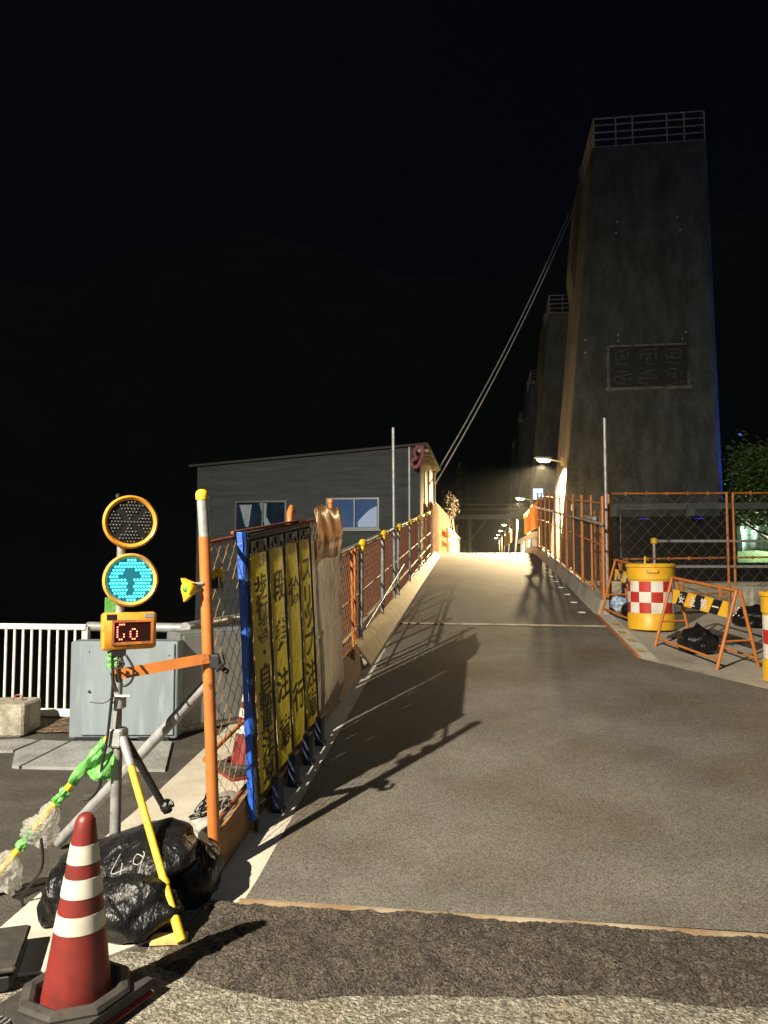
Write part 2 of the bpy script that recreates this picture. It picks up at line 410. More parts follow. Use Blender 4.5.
# carriageway sheet
m = MB()
L_ = lambda Y: -1.15 - .011 * (Y - 3.6)
def Rr(Y):
    if Y < 7.72: return 2.7 + (7.72 - Y) * 1.05
    if Y < 9.01: return 2.7 + (1.73 - 2.7) * (Y - 7.72) / 1.29
    return 1.73 - .013 * (Y - 9.01)
ys = [3.57 + .25 * i for i in range(0, 18)] + [8.2, 8.6, 9.01] + [9.6 + .6 * i for i in range(0, 24)]
rows = []
for Y in ys:
    a, b = L_(Y), Rr(Y)
    rows.append([V((a + (b - a) * k / 6, Y, zr(Y) + .006 + (.012 if Y < 3.8 else 0))) for k in range(7)])
m.quad_strip(rows, close=False, cap=False)
struct("bridge_road", m, road_m)
m = MB()
m.quad_strip([[V((L_(Y) + (Rr(Y) - L_(Y)) * k / 6, Y, zr(Y) + .010)) for k in range(7)] for Y in [23.4 + .5 * i for i in range(8)] + [30, 60, 120, 200]], close=False, cap=False)
struct("bridge_road_surface", m, deck_m)
# steel edge and joints
struct("road_edge_strip", MB().beam((-1.17, 3.565, .014), (6.6, 3.47, .014), .022, .02), joint_m)
for a, b in (((370, 622), (605, 628)),):
    p, q = onramp(*a), onramp(*b)
    struct("road_joint_line", MB().beam((L_(11.0), 11.02, zr(11.02) + .012), (1.70, 10.95, zr(10.95) + .012), .05, .012, up=(0, -SL, 1)), joint_m)
# rough asphalt patch at the foot of the ramp
def patch_edge(t):   # front edge Y over X
    return 2.93 + .05 * noise.noise(V((t * 3.1, 2.2, 0))) + .07 * noise.noise(V((t * 1.3, 7.2, 0))) + .02 * noise.noise(V((t * 11, 1, 0))) + .07 / (1 + math.exp(-(t - .1) * 5)) - .07 * math.exp(-((t + .75) / .35) ** 2)
def patchfn(u, v):
    X = -1.34 + 6.6 * u
    y0 = patch_edge(X); y1 = 3.55 - .012 * (X + 1.2)
    Y = y0 + (y1 - y0) * v
    if X < -1.05: Y = y0 + (y1 - y0) * (v * (1 - (-1.05 - X) * .6) + (-1.05 - X) * .55)
    edge = min(1, min(v, 1 - v * .6) * 9, u * 60)
    h = .016 + .018 * noise.noise(V((X * 2.2, Y * 2.2, 0))) + .011 * noise.noise(V((X * 14, Y * 14, 4))) + .008 * noise.noise(V((X * 45, Y * 45, 9)))
    return (X, Y, -.004 + max(0.0, h + .006) * max(0, edge))
struct("asphalt_patch", MB().grid(patchfn, 620, 62), patch_m, smooth=180)
# earth bank under the white railing
def bankfn(u, v):
    X = -14 + 10.3 * u
    return (X, 6.72 + .5 * v + .05 * noise.noise(V((X * 3, v * 3, 0))), .01 + .05 * v ** .6 + .05 * noise.noise(V((X * 7, v * 4, 5))) * v)
struct("earth_bank", MB().grid(bankfn, 140, 10), earth_m)
# grassy bank on the far right
def gbank(u, v):
    Y = 24 + 26 * v; t = min(1, max(0, (Y - 32) / 1.6)); t = t * t * (3 - 2 * t)
    return (9.3 + 30 * u, Y, -1 + 2.85 * t + .22 * noise.noise(V((u * 20, v * 20, 2))))
struct("grass_bank", MB().grid(gbank, 60, 90), grass_m, smooth=180)

# ================================================================== LEFT: signal, bags, cone
SX, SY = -1.75, 3.60
def at_sig(x, y): return atY(x, y, SY)
sig = thing("portable_traffic_signal", "portable roadworks signal on a tripod with two round lamps, lower one lit cyan", "traffic signal", (SX, SY, 0))
top = at_sig(119, 655); hub = at_sig(119, 733)
pole_x = at_sig(118, 700).x
MB().tube([(pole_x, SY, .12), (pole_x, SY, hub.z)], .027, 14).tube([(pole_x, SY, hub.z), (pole_x, SY, at_sig(118, 500).z)], .021, 14).build("pole", galvd_m, sig, smooth=40)
MB().lathe([(.034, -.03), (.04, -.025), (.04, .025), (.034, .03)], (pole_x, SY, at_sig(118, 702).z), 14).tube([(pole_x - .01, SY - .05, at_sig(118, 694).z), (pole_x + .09, SY - .05, at_sig(118, 694).z)], .006, 6).build("collar", galv_m, sig, smooth=40)
MB().box((pole_x, SY, hub.z - .02), (.085, .085, .09), bev=.01).build("leg_hub", galv_m, sig)
hubp = V((pole_x, SY, hub.z - .02))
f1 = V((-1.30, 3.17, .03)); f2 = V((-2.42, 3.46, .03)); f3 = atY(167, 812, 3.78)
a = hubp + V((.04, -.02, 0)); mid = a.lerp(f1, .14)
lg = MB().tube([mid, f1], .0175, 12).tube([f1.lerp(mid, .27), f1.lerp(mid, .30)], .022, 12).build("leg", ycap_m, sig, smooth=40); lg["label"] = "yellow front leg with worn paint"
MB().tube([a, a.lerp(f1, .16)], .021, 12).build("leg_socket", galv_m, lg, smooth=40)
MB().tube([f1.lerp(mid, .10), f1.lerp(mid, -.02)], .0205, 12).build("leg_tip", ycap_m, lg, smooth=40)
lg = MB().tube([hubp + V((.02, .03, 0)), f3], .0185, 12).build("leg", black_m, sig, smooth=40); lg["label"] = "dark rear leg"
bm_ = MB()
for i in range(40):
    d = V((random.gauss(0, 1), random.gauss(0, 1), random.gauss(0, 1))).normalized()
    q = f3 + V((0, 0, .03)) + d * .035; bm_.tube([f3 + V((0, 0, .03)), q], .012, 5)
bm_.build("leg_tip", black_m, lg)
lg = MB().tube([hubp + V((-.04, -.01, 0)), f2], .017, 12).build("leg", ycap_m, sig, smooth=40); lg["label"] = "left leg wrapped in green tape and clear plastic"
LA, LB = hubp + V((-.04, -.01, 0)), f2
def legp(t): return LA.lerp(LB, t)
for t0, t1, nm in ((.02, .30, "green_tape"), (.34, .43, "green_tape"), (.60, .72, "green_tape")):
    def tp(u, v, t0=t0, t1=t1):
        c = legp(t0 + (t1 - t0) * u); d = (LB - LA); e, g = frame_from(d); ang = v * 2 * math.pi
        r = .025 + .012 * noise.noise(V((u * 5 + t0 * 40, math.cos(ang) * 1.6, math.sin(ang) * 1.6)))
        return c + (e * math.cos(ang) + g * math.sin(ang)) * r
    MB().grid(tp, 26, 18).build(nm, tape_m, lg)
def flap(u, v):
    c = legp(.04 + .16 * u); return c + V((.08 * v + .06 * u * v, -.03 - .02 * math.sin(v * 7 + u * 4), -.02 - .04 * v + .03 * noise.noise(V((u * 4, v * 4, 1)))))
MB().grid(flap, 12, 12).build("green_tape", tape_m, lg)
for t0, t1, rr, sd in ((.44, .66, .058, 1), (.76, .92, .062, 2)):
    def wp(u, v, t0=t0, t1=t1, rr=rr, sd=sd):
        c = legp(t0 + (t1 - t0) * u); d = (LB - LA); e, g = frame_from(d); ang = v * 2 * math.pi
        pt = V((u * 4.5 + sd * 10, math.cos(ang) * 1.8, math.sin(ang) * 1.8))
        r = (.026 + rr * math.sin(u * math.pi) ** .6) * (.85 + .5 * noise.noise(pt) + .3 * noise.noise(pt * 3.1))
        return c + (e * math.cos(ang) + g * math.sin(ang)) * r + V((.0, 0, -.05 * math.sin(u * math.pi)))
    MB().grid(wp, 44, 36).build("plastic_wrap", wrap_m, lg)
# lamp heads; they face a little right of the camera
ND = V((math.sin(R(34)), -math.cos(R(34)), 0)); NX = V((math.cos(R(34)), math.sin(R(34)), 0)); NZ = V((0, 0, 1))
def head(y, name, lab, lit):
    c = at_sig(130.5, y) + V((0, 0, 0)); r = .129
    h = MB().lathe([(.02, -.085), (r * .9, -.06), (r, -.02), (r, .0)], c, 48, ND).build(name, amber_m, sig, smooth=50); h["label"] = lab
    MB().lathe([(r * 1.0, -.012), (r * 1.045, -.004), (r * 1.045, .012), (r * .97, .022), (r * .86, .012), (r * .86, -.012)], c, 56, ND).build("rim", rim_m if lit else amber_m, h, smooth=60)
    MB().lathe([(1e-4, .001), (r * .87, .001), (r * .87, .006), (1e-4, .008)], c, 48, ND).build("lens", lens_on_m if lit else lens_off_m, h, smooth=60)
    dots = MB(); arrow = MB(); n = 13; st = 2 * r * .84 / n
    for iy in range(n):
        for ix in range(n + 1):
            x = (ix - n / 2 + (.25 if iy % 2 else -.25)) * st * .93; yy = (iy - (n - 1) / 2) * st * 1.0
            if math.hypot(x, yy) > r * .80: continue
            ax, ay = abs(x), yy
            inarrow = (ax < .016 and -.078 < ay < .03) or (.004 < ay < .066 and ax < (.072 - ay) * .92)
            p = c + NX * x + NZ * yy + ND * .0075
            if lit:
                if not inarrow: dots.lathe([(st * .40, 0), (st * .36, .003), (st * .15, .0055)], p, 8, ND)
            else:
                if abs(abs(x) - abs(yy)) > .020 or math.hypot(x, yy) < .02:
                    dots.lathe([(st * .30, 0), (st * .24, .004), (st * .1, .006)], p, 8, ND)
    dots.build("lamp_dots", led_on_m if lit else led_off_m, h, smooth=60)
    MB().tube([c - ND * .08, V((pole_x, SY, c.z))], .018, 8).build("bracket", galvd_m, h)
    return h
h1 = head(522, "signal_head", "upper head with unlit dark lens", False)
MB().lathe([(.012, 0), (.012, .015), (.004, .022)], at_sig(119, 497) - ND * .04 , 10).build("finial", black_m, h1)
h2 = head(580, "signal_head", "lower head lit cyan around a dark upward arrow", True)
MB().box(at_sig(112, 610) - ND * .045, (.055, .05, .12), Matrix((NX, -ND, NZ)).transposed()).build("green_bracket", tape_m, sig)
# message board
B3 = Matrix((NX, -ND, NZ)).transposed()
bc = at_sig(129.5, 631)
bx = MB().box(bc - ND * .03, (.262, .075, .185), B3, bev=.012).build("message_board", amber_m, sig, smooth=40); bx["label"] = "orange message board showing Go in red dots"
fr = MB(); sw, sh, scx, scz = .176, .098, .014, -.004
ctr = bc + NX * scx + NZ * scz + ND * .008
for dx, dz, wx, hz in ((0, sh / 2 + .006, sw + .024, .012), (0, -sh / 2 - .006, sw + .024, .012), (sw / 2 + .006, 0, .012, sh), (-sw / 2 - .006, 0, .012, sh)):
    fr.box(ctr + NX * dx + NZ * dz + ND * .003, (wx, .012, hz), B3)
fr.build("screen_bezel", orangedk_m, bx)
MB().box(ctr - ND * .0015, (sw, .006, sh), B3).build("screen", screen_m, bx)
dots = MB()
G_ = [(2, 6), (3, 6), (1, 5), (1, 4), (1, 3), (1, 2), (1, 1), (2, 0), (3, 0), (4, 1), (4, 2), (4, 6.0)]
O_ = [(8, 4), (9, 4), (7, 3), (7, 2), (7, 1), (8, 0), (9, 0), (10, 1), (10, 2), (10, 3)]
for x, y in G_ + O_:
    dots.lathe([(.0036, 0), (.003, .003), (.001, .0038)], ctr + NX * (-.083 + x * .0104) + NZ * (-.035 + y * .0122) + ND * .002, 8, ND)
dots.build("lit_dots", led_red_m, bx)
MB().box(bc + NX * -.088 + NZ * .073 + ND * .0085, (.045, .004, .026), B3).build("sensor_window", black_m, bx)
MB().box(bc + NX * .095 + NZ * .075 + ND * .0085, (.045, .004, .02), B3).build("maker_plate", galv_m, bx)
MB().box(at_sig(118, 652), (.07, .06, .035), B3).build("board_clamp", black_m, sig)
def tapeb(u, v):
    ang = v * 2 * math.pi; r = .036 + .014 * noise.noise(V((u * 5, math.cos(ang) * 1.5, math.sin(ang) * 1.5)))
    return V((pole_x - .022 + r * math.cos(ang), SY + r * math.sin(ang), at_sig(118, 668).z + .085 * u))
MB().grid(tapeb, 14, 16).build("green_tape", tape_m, sig)
# cables
def spline(pts, n=12):
    pts = [V(p) for p in pts]; out = []
    for i in range(len(pts) - 1):
        p0, p1, p2, p3 = pts[max(0, i - 1)], pts[i], pts[i + 1], pts[min(len(pts) - 1, i + 2)]
        for k in range(n):
            t = k / n
            out.append(.5 * ((2 * p1) + (-p0 + p2) * t + (2 * p0 - 5 * p1 + 4 * p2 - p3) * t * t + (-p0 + 3 * p1 - 3 * p2 + p3) * t ** 3))
    return out + [pts[-1]]
pc = lambda x, y, d=0: atY(x, y, SY - .06 + d)
MB().tube(spline([pc(112, 655), pc(113, 680), pc(111, 705), pc(107, 740), pc(102, 765), pc(100, 785), pc(92, 797), pc(84, 800)]), .0075, 8) \
    .tube(spline([pc(126, 655), pc(133, 668), pc(132, 680), pc(124, 686), pc(119, 678), pc(118, 665)]), .006, 8) \
    .tube(spline([pc(116, 683), pc(112, 696), pc(104, 703), pc(90, 702)]), .0025, 6) \
    .tube(spline([pc(113, 662), pc(118, 660), pc(124, 664), pc(118, 669), pc(112, 666)]), .005, 6) \
    .tube(spline([pc(112, 672), pc(114, 684), pc(117, 692)]), .009, 8).build("cable", cable_m, sig, smooth=180)
q = lambda x, y: atY(x, y, 3.42)
single("power_cable", MB().tube(spline([q(41, 838), q(43, 858), q(40, 872), q(30, 885), q(22, 899), q(28, 918), q(33, 935), q(34, 955), q(29, 975)]), .007, 8), cable_m,
       "thin black cable hanging from the taped tripod leg down to the ground", "cable", smooth=180)

# bags
def blob(c, rad, seed, wr=.16, base=0.0, n=4, tilt=None, knot=None):
    bm = bmesh.new(); bmesh.ops.create_icosphere(bm, subdivisions=n, radius=1)
    mb = MB(); c = V(c)
    for v in bm.verts:
        d = v.co.normalized(); pt = d * 1.5 + V((seed * 7.3, seed * 3.1, 0))
        k = 1 + wr * noise.noise(pt) + wr * .55 * noise.noise(pt * 2.3)
        rd = abs(noise.noise(V((d.x * 3.2 + seed, d.y * 3.2, d.z * 1.5)))) 
        k -= wr * .5 * rd
        p = V((d.x * rad[0], d.y * rad[1], d.z * rad[2])) * k
        if d.z > .80 and knot:
            p += V((0, 0, knot * ((d.z - .80) / .2) ** 2)); p.x *= 1 - .75 * (d.z - .8) / .2; p.y *= 1 - .75 * (d.z - .8) / .2
        if tilt: p = tilt @ p
        p = c + p
        if p.z < base + .01: p.z = base + .01 + (p.z - base) * .06
        v.co = p
    bm.verts.ensure_lookup_table(); bm.faces.ensure_lookup_table()
    mb.v = [v.co.copy() for v in bm.verts]; mb.f = [tuple(v.index for v in f.verts) for f in bm.faces]
    bm.free(); return mb
GB = "black sandbags weighing down the tripod"
single("sandbag", blob((-1.86, 3.40, .11), (.18, .25, .19), 1, wr=.2, knot=.02), bag_m, "rounded black sandbag left of the tripod pole, behind the cone", "sandbag", GB, smooth=180)
single("sandbag", blob((-1.44, 3.62, .10), (.15, .20, .17), 2, wr=.2), bag_m, "black sandbag slumped against the foot of the orange post", "sandbag", GB, smooth=180)
single("sandbag", blob((-1.60, 3.25, .09), (.26, .17, .145), 3, wr=.22), bag_m, "wrinkled shiny black sandbag lowest in the heap, behind the yellow leg", "sandbag", GB, smooth=180)
rot = Matrix.Rotation(R(-12), 3, 'Y') @ Matrix.Rotation(R(14), 3, 'X')
b49 = thing("sandbag", "flat black sandbag chalked with the number 49 on top of the heap", "sandbag", (-1.63, 3.47, .15), 0, GB)
mb49 = blob((-1.63, 3.47, .235), (.29, .23, .115), 4, wr=.12, tilt=rot)
bag49 = mb49.build("bag_body", bag_m, b49, smooth=180)
strokes = [[(-.045, .075), (-.085, -.005), (-.025, .005)], [(-.035, .035), (-.05, -.06)],
           [(.06, .05), (.03, .065), (.015, .03), (.04, .02), (.065, .055), (.06, .075)], [(.063, .06), (.045, .0), (.04, -.065)]]
from mathutils.bvhtree import BVHTree
bvh = BVHTree.FromPolygons([v + V((0, 0, 0)) for v in mb49.v], mb49.f)
ch = MB(); cpos = V((0, 0, EYE)); aim0 = atY(130, 870, 3.32)
ux = ray(130, 870).cross(V((0, 0, 1))).normalized(); uz = ux.cross(ray(130, 870)).normalized()
for st in strokes:
    pts = []
    for p in spline([(x, y, 0) for x, y in st], 8):
        tgt = aim0 + ux * p.x * .95 + uz * p.y * .95
        hit = bvh.ray_cast(cpos, (tgt - cpos).normalized())
        if hit[0] is not None: pts.append(hit[0] - (tgt - cpos).normalized() * .002)
    if len(pts) > 1: ch.tube(pts, .0023, 5)
ch.build("chalk_number", chalk_m, b49)
# wooden pad under the yellow leg
single("wood_pad", MB().box((-1.36, 3.19, .012), (.15, .07, .02), Matrix.Rotation(R(12), 3, 'Z')), board_m, "pale wooden pad under the foot of the yellow tripod leg", "pad")

# cone
cc = atZ(76, 1002, .03)
cone = thing("traffic_cone", "red traffic cone with three white bands in front of the black bags", "traffic cone", (cc.x, cc.y, 0), R(-18))
tip = V((.028, .0, .70))
def cr(z): return .128 - (.128 - .031) * (z / .70)
def cone_ring(z, r): 
    k = z / .70
    return [V((tip.x * k + r * math.cos(a), tip.y * k + r * math.sin(a), z + .02)) for a in [2 * math.pi * j / 40 for j in range(40)]]
zs = [0, .06, .2, .35, .5, .62, .665, .682, .69]
MB().quad_strip([cone_ring(z, cr(z) if z < .67 else cr(.665) * (.94, .72, .4)[(.67, .682, .69).index(z) if z in (.67, .682, .69) else 0]) for z in zs]).build("body", cone_m, cone, world=False, smooth=50)
for z0, z1 in ((.285, .345), (.405, .47), (.52, .585)):
    MB().quad_strip([cone_ring(z0, cr(z0) + .0022), cone_ring(z1, cr(z1) + .0022)]).build("white_band", conew_m, cone, world=False, smooth=50)
MB().box((0, 0, .014), (.40, .40, .028), bev=.012).build("base", cone_m, cone, world=False)
wt = thing("cone_weight", "black rubber weight with a raised ring resting on the cone base", "cone weight", (cc.x, cc.y, .03), R(-18))
MB().prism([(x, y, .001) for x, y in ((-.19, -.19), (.19, -.19), (.19, .19), (-.19, .19))], (0, 0, 1), .035).build("weight_plate", rubber_m, wt, world=False)
def oct_ring(r, z): return [V((r * math.cos(R(22.5 + 45 * j)), r * math.sin(R(22.5 + 45 * j)), z)) for j in range(8)]
MB().quad_strip([oct_ring(.142, .0362), oct_ring(.198, .0362), oct_ring(.201, .046), oct_ring(.192, .060), oct_ring(.166, .066), oct_ring(.15, .058), oct_ring(.142, .0362)], cap=False).build("weight_ring", rubber_m, wt, world=False)

# black crate and grating bottom left
cr_ = thing("battery_case", "low black plastic case at the picture edge left of the cone", "case", (-2.10, 2.80, 0), R(24))
MB().box((0, 0, .035), (.52, .34, .07), bev=.015).build("case_body", black_m, cr_, world=False)
MB().box((0, 0, .083), (.54, .36, .022), bev=.008).build("lid", rubber_m, cr_, world=False)
gr = MB()
for i in range(24): gr.beam((-2.2 + i * .022, 2.25, .03), (-2.14 + i * .022, 2.62, .03), .005, .03)
for k in range(4): gr.beam((-2.2 + k * .018, 2.28 + k * .105, .03), (-1.68 + k * .018, 2.28 + k * .105, .03), .005, .026)
single("steel_grating", gr, galv_m, "steel grating lying on the ground beside the cone base", "grating")

# ================================================================== LEFT FENCE, near part
PB = V((-1.385, 3.82, 0)); PT = atY(202, 496, 3.82)
post = thing("fence_post", "leaning orange end post with a bare steel top and yellow cap", "post", PB)
cut = atY(204.5, 537, 3.82)
MB().tube([PB + V((0, 0, .0)), cut], .031, 16).build("orange_sleeve", orange_m, post, smooth=40)
MB().tube([cut, PT], .0285, 16).build("steel_top", galv_m, post, smooth=40)
MB().lathe([(.032, -.02), (.034, .0), (.032, .02), (.02, .033), (.004, .037)], PT, 16).build("cap", ycap_m, post, smooth=60)
def FX(z, Y): return -1.385 - .045 * (z - zr(Y))           # the fence leans away from the road
def fp(Y, h): return V((FX(zr(Y) + h, Y) - .02, Y, zr(Y) + h))
nf = thing("chain_link_fence", "near run of rusty chain-link fence behind the yellow banners", "fence", (-1.42, 5.6, 0))
mbn = MB(); chain(mbn, 3.55, 1.5, .066, .0021, P=lambda x, z, o: fp(3.86 + x, .20 + z) + V((o, 0, 0)))
mbn.build("wire_mesh", wire_m, nf)
MB().tube([fp(3.84, 1.70), fp(7.4, 1.72)], .014, 8).tube([fp(4.3, 1.735), fp(5.9, 1.735)], .010, 8).build("top_rail", rust_m, nf, smooth=60)
MB().tube([fp(3.83, 1.70) , fp(3.98, 1.70)], .009, 8).tube([atY(206.5, 492, 3.85), atY(208, 541, 3.85)], .0025, 5).build("tie_rod", galv_m, nf)
MB().tube([fp(3.84, .22), fp(7.4, .22)], .013, 8).build("bottom_rail", rust_m, nf, smooth=60)
p2 = thing("fence_post", "orange fence post with a bent top rising behind the yellow banners", "post", (-1.45, 5.9, .2))
MB().tube([*[q_ - V((.06, 0, 0)) for q_ in (fp(5.85, 0), fp(5.85, 1.70), fp(5.87, 1.80), fp(5.93, 1.84), fp(5.97, 1.80))]], .026, 14).build("post_tube", orange_m, p2, smooth=60)
single("fence_post", MB().tube([fp(7.2, 0), fp(7.2, 1.86)], .024, 14).lathe([(.03, 0), (.032, .03), (.02, .045)], fp(7.2, 1.85), 12), orange_m,
       "orange post at the end of the beige plastic sheet with a rounded top", "post", smooth=50)
# strut across inside the mesh
single("loose_strut", MB().tube([atX(204, 760, -1.62), atX(243, 722, -1.62)], .013, 8), orangedk_m, "short orange tube tied diagonally inside the near chain-link fence", "tube", smooth=60)
# toe boards
GT = "plywood toe boards along the near fence"
single("toe_board", MB().prism([(-1.36, 3.84, -.0), (-1.36, 5.05, zr(5.05)), (-1.375, 5.05, zr(5.05) + .24), (-1.375, 3.84, .225)], (-1, 0, 0), .018), ply_m,
       "brown plywood toe board beside the orange end post", "toe board", GT)
single("toe_board", MB().prism([(-1.36, 5.06, zr(5.06)), (-1.36, 6.9, zr(6.9)), (-1.375, 6.9, zr(6.9) + .24), (-1.375, 5.06, zr(5.06) + .24)], (-1, 0, 0), .018), ply_m,
       "brown plywood toe board low behind the yellow banners", "toe board", GT)
single("toe_board", MB().prism([(-1.33, 6.92, zr(6.92)), (-1.33, 8.35, zr(8.35)), (-1.42, 8.35, zr(8.35) + .25), (-1.42, 6.92, zr(6.92) + .25)], (-1, 0, 0), .02), ply_m,
       "brown plywood toe board just before the pale kerb boards start", "toe board", GT)
# brace and bar
BP0 = atY(207, 684, 3.86); 
single("brace_pipe", MB().tube([BP0, V((-2.42, 4.1, .03))], .030, 14), galv_m, "grey steel brace pipe slanting from the orange post down to the ground", "pipe", smooth=40)
bar0 = V((pole_x - .01, SY - .035, at_sig(118, 674).z)); bar1 = atY(209, 658, 3.78)
br = thing("clamp_bar", "flat orange bar joining the signal pole to the orange post", "bar", bar0)
MB().beam(bar0, bar1, .012, .052).build("flat_bar", orange_m, br)
MB().box(bar1 + V((.03, .03, -.02)), (.06, .07, .075), bev=.008).tube([bar1 + V((.05, -.02, -.06)), bar1 + V((.09, -.03, -.02)), bar1 + V((.07, -.02, .03))], .012, 8).tube([bar1 + V((.06, .02, -.05)), bar1 + V((.1, .0, -.07))], .014, 8).build("clamp", black_m, br)
# warning flashers on the post
def flasher(c, nrm, lab):
    n = V(nrm).normalized(); o = thing("warning_flasher", lab, "warning light", c, 0, "yellow warning flashers on the orange post")
    MB().lathe([(.012, .012), (.036, .01), (.041, 0), (.038, -.022), (.028, -.045), (.02, -.06)], c, 22, n).build("lamp_shell", ycap_m, o, smooth=50)
    MB().lathe([(.018, .011), (.015, .017), (.002, .019)], c, 16, n).build("lens", tape_m, o, smooth=60)
    s_ = V((-n.y, n.x, 0)); up = V((0, 0, 1))
    MB().prism([c + s_ * .03 + up * -.035 - n * .01, c + s_ * -.025 + up * -.068 - n * .02, c + s_ * -.045 - n * .02], n, .02).prism([c + up * .03 + s_ * .04, c + up * .055 - s_ * .05, c + up * .03 - s_ * .04], -n, .03).build("wing", yellow_m, o)
    return o
c1 = atY(187, 589, 3.74); o = flasher(c1, (-.45, -.9, 0), "yellow warning flasher with a green lens left of the orange post")
MB().tube([c1 + V((.02, .03, 0)), atY(206, 588, 3.82)], .017, 8).tube([c1 + V((.03, .03, .025)), c1 + V((.07, .05, .027))], .01, 6).build("bracket", galvd_m, o)
c2 = atY(217, 577, 3.92); o = flasher(c2, (.2, .9, .1), "yellow warning flasher seen from behind, right of the orange post")
MB().tube([c2 + V((0, -.04, -.02)), atY(208, 584, 3.84)], .02, 8).box(c2 + V((.01, -.03, -.03)), (.05, .06, .06)).build("bracket", black_m, o)

# ------------------------------------------------------------------ banners on their blue frame
YA, YB = 4.30, 5.90
BA = V((-1.325, YA, zr(YA) + .10)); 
def bp(s_, h, off=0.0):      # s_ along the panel (0..1.6), h above its foot
    return V((BA.x - .055 * h + off, BA.y + s_, BA.z + SL * s_ + h))
sg = thing("banner_stand", "blue framed stand with four yellow banners in black Japanese lettering", "banner stand", (BA.x, 5.1, zr(5.1)))
HT = 1.60
MB().tube([bp(.0, -.08, .012), bp(.0, HT, .012)], .016, 10).tube([bp(1.6, -.08, .012), bp(1.6, HT, .012)], .016, 10).tube([bp(0, HT, .012), bp(1.6, HT, .012)], .016, 10) \
    .tube([bp(0, .02, .012), bp(1.6, .02, .012)], .012, 8).tube([bp(0, .09, .012), bp(1.6, .09, .012)], .012, 8).build("frame", black_m, sg, smooth=60)
def tarp(u, v):
    s_ = -.03 + .075 * u; h = -.02 + 1.66 * v
    return bp(s_ + .012 * noise.noise(V((u * 2, v * 14, 2))), h, .022 * math.sin(u * math.pi) + .008 * noise.noise(V((u * 3, v * 11, 8))))
tb = MB().grid(tarp, 10, 80); 
def tarp2(u, v):
    return bp(-.03 - .004 * v, -.02 + 1.66 * v, -.03 + .032 * u + .006 * noise.noise(V((u * 3, v * 11, 3))))
tb.grid(tarp2, 4, 60)
tb.build("blue_edge_tarpaulin", blue_m, sg, smooth=180)
for s_a, s_b in ((.0, .06), (.345, .465), (.738, .858), (1.131, 1.251), (1.53, 1.60)):
    MB().grid(lambda u, v: bp(s_a + (s_b - s_a) * u, .10 + 1.49 * v, .014 + .003 * math.sin(v * 30)), 2, 24).build("net_strip", navy_m, sg)
MB().grid(lambda u, v: bp(.02 + 1.57 * u, 1.50 + .11 * v, .006), 8, 2).build("net_header", navy_m, sg)
texts = ["歩行者・自転車注意", "段差注意", "徐行", "スリップ注意"]
spots = [[1.30 - .137 * k for k in range(9)], [1.25, .93, .60, .30], [1.16, .42], [1.27, 1.06, .90, .72, .48, .26]]
for i in range(4):
    s0 = .045 + i * .393; wd = .325
    topz = 1.50; bot = .10 + .0 * i
    def boff(u, v, i=i):
        return .024 + .010 * math.sin(u * math.pi) + .007 * noise.noise(V((u * 2, v * 5, i * 3.7)))
    def bf(u, v, s0=s0): return bp(s0 + wd * u, bot + (topz - bot) * v, boff(u, v))
    bn = MB().grid(bf, 10, 50).build("banner", banner_m, sg, smooth=180); bn["label"] = "yellow banner reading " + texts[i]
    lt = MB()
    for chx, hz in zip(texts[i], spots[i]):
        sz = (.135 if i == 0 else .19) * (1.0 if chx not in "・" else .8)
        me = text_mesh(chx, sz * 1.12, .0012, .0022 if i == 0 else .0035)
        ey = (bp(0, 1) - bp(0, 0)).normalized(); ex = (bp(1, 0) - bp(0, 0)).normalized(); ez = ex.cross(ey).normalized()
        me2 = MB().mesh(me)
        if me2.v:
            cx = (max(v.x for v in me2.v) + min(v.x for v in me2.v)) / 2; cy = (max(v.y for v in me2.v) + min(v.y for v in me2.v)) / 2
            sx = (1.75 if i == 0 else 1.32)
            me2.xf(Matrix.Diagonal((sx, 1, 1, 1)) @ Matrix.Translation((-cx, -cy, 0)))
        out = []
        for v in me2.v:                      # the print follows the banner's curve
            u_ = .5 + v.x / wd; h_ = hz + v.y
            out.append(bp(s0 + wd * u_, h_, boff(u_, (h_ - bot) / (topz - bot)) + .0035 + v.z))
        b0 = len(lt.v); lt.v += out; lt.f += [tuple(b0 + k for k in f) for f in me2.f]
    lt.build("lettering", ink_m, bn, recalc=False)
    MB().grid(lambda u, v, s0=s0: bp(s0 + wd * u, 1.495 + .085 * v, .028 + .006 * math.sin(u * 9)), 12, 3).build("top_tab", galvd_m, bn)
    MB().box(bp(s0 + wd * .5, 1.545, .036), (.012, .10, .05)).box(bp(s0 + wd * .2, 1.525, .036), (.012, .05, .03)).box(bp(s0 + wd * .85, 1.52, .036), (.012, .05, .03)).build("clip", black_m, bn)
for i in range(4):
    s0 = .30 + i * .40
    MB().box(bp(s0, .02, .05), (.05, .13, .20), bev=.01).box(bp(s0, -.10, .055), (.07, .07, .06)).build("foot", navy_m, sg)
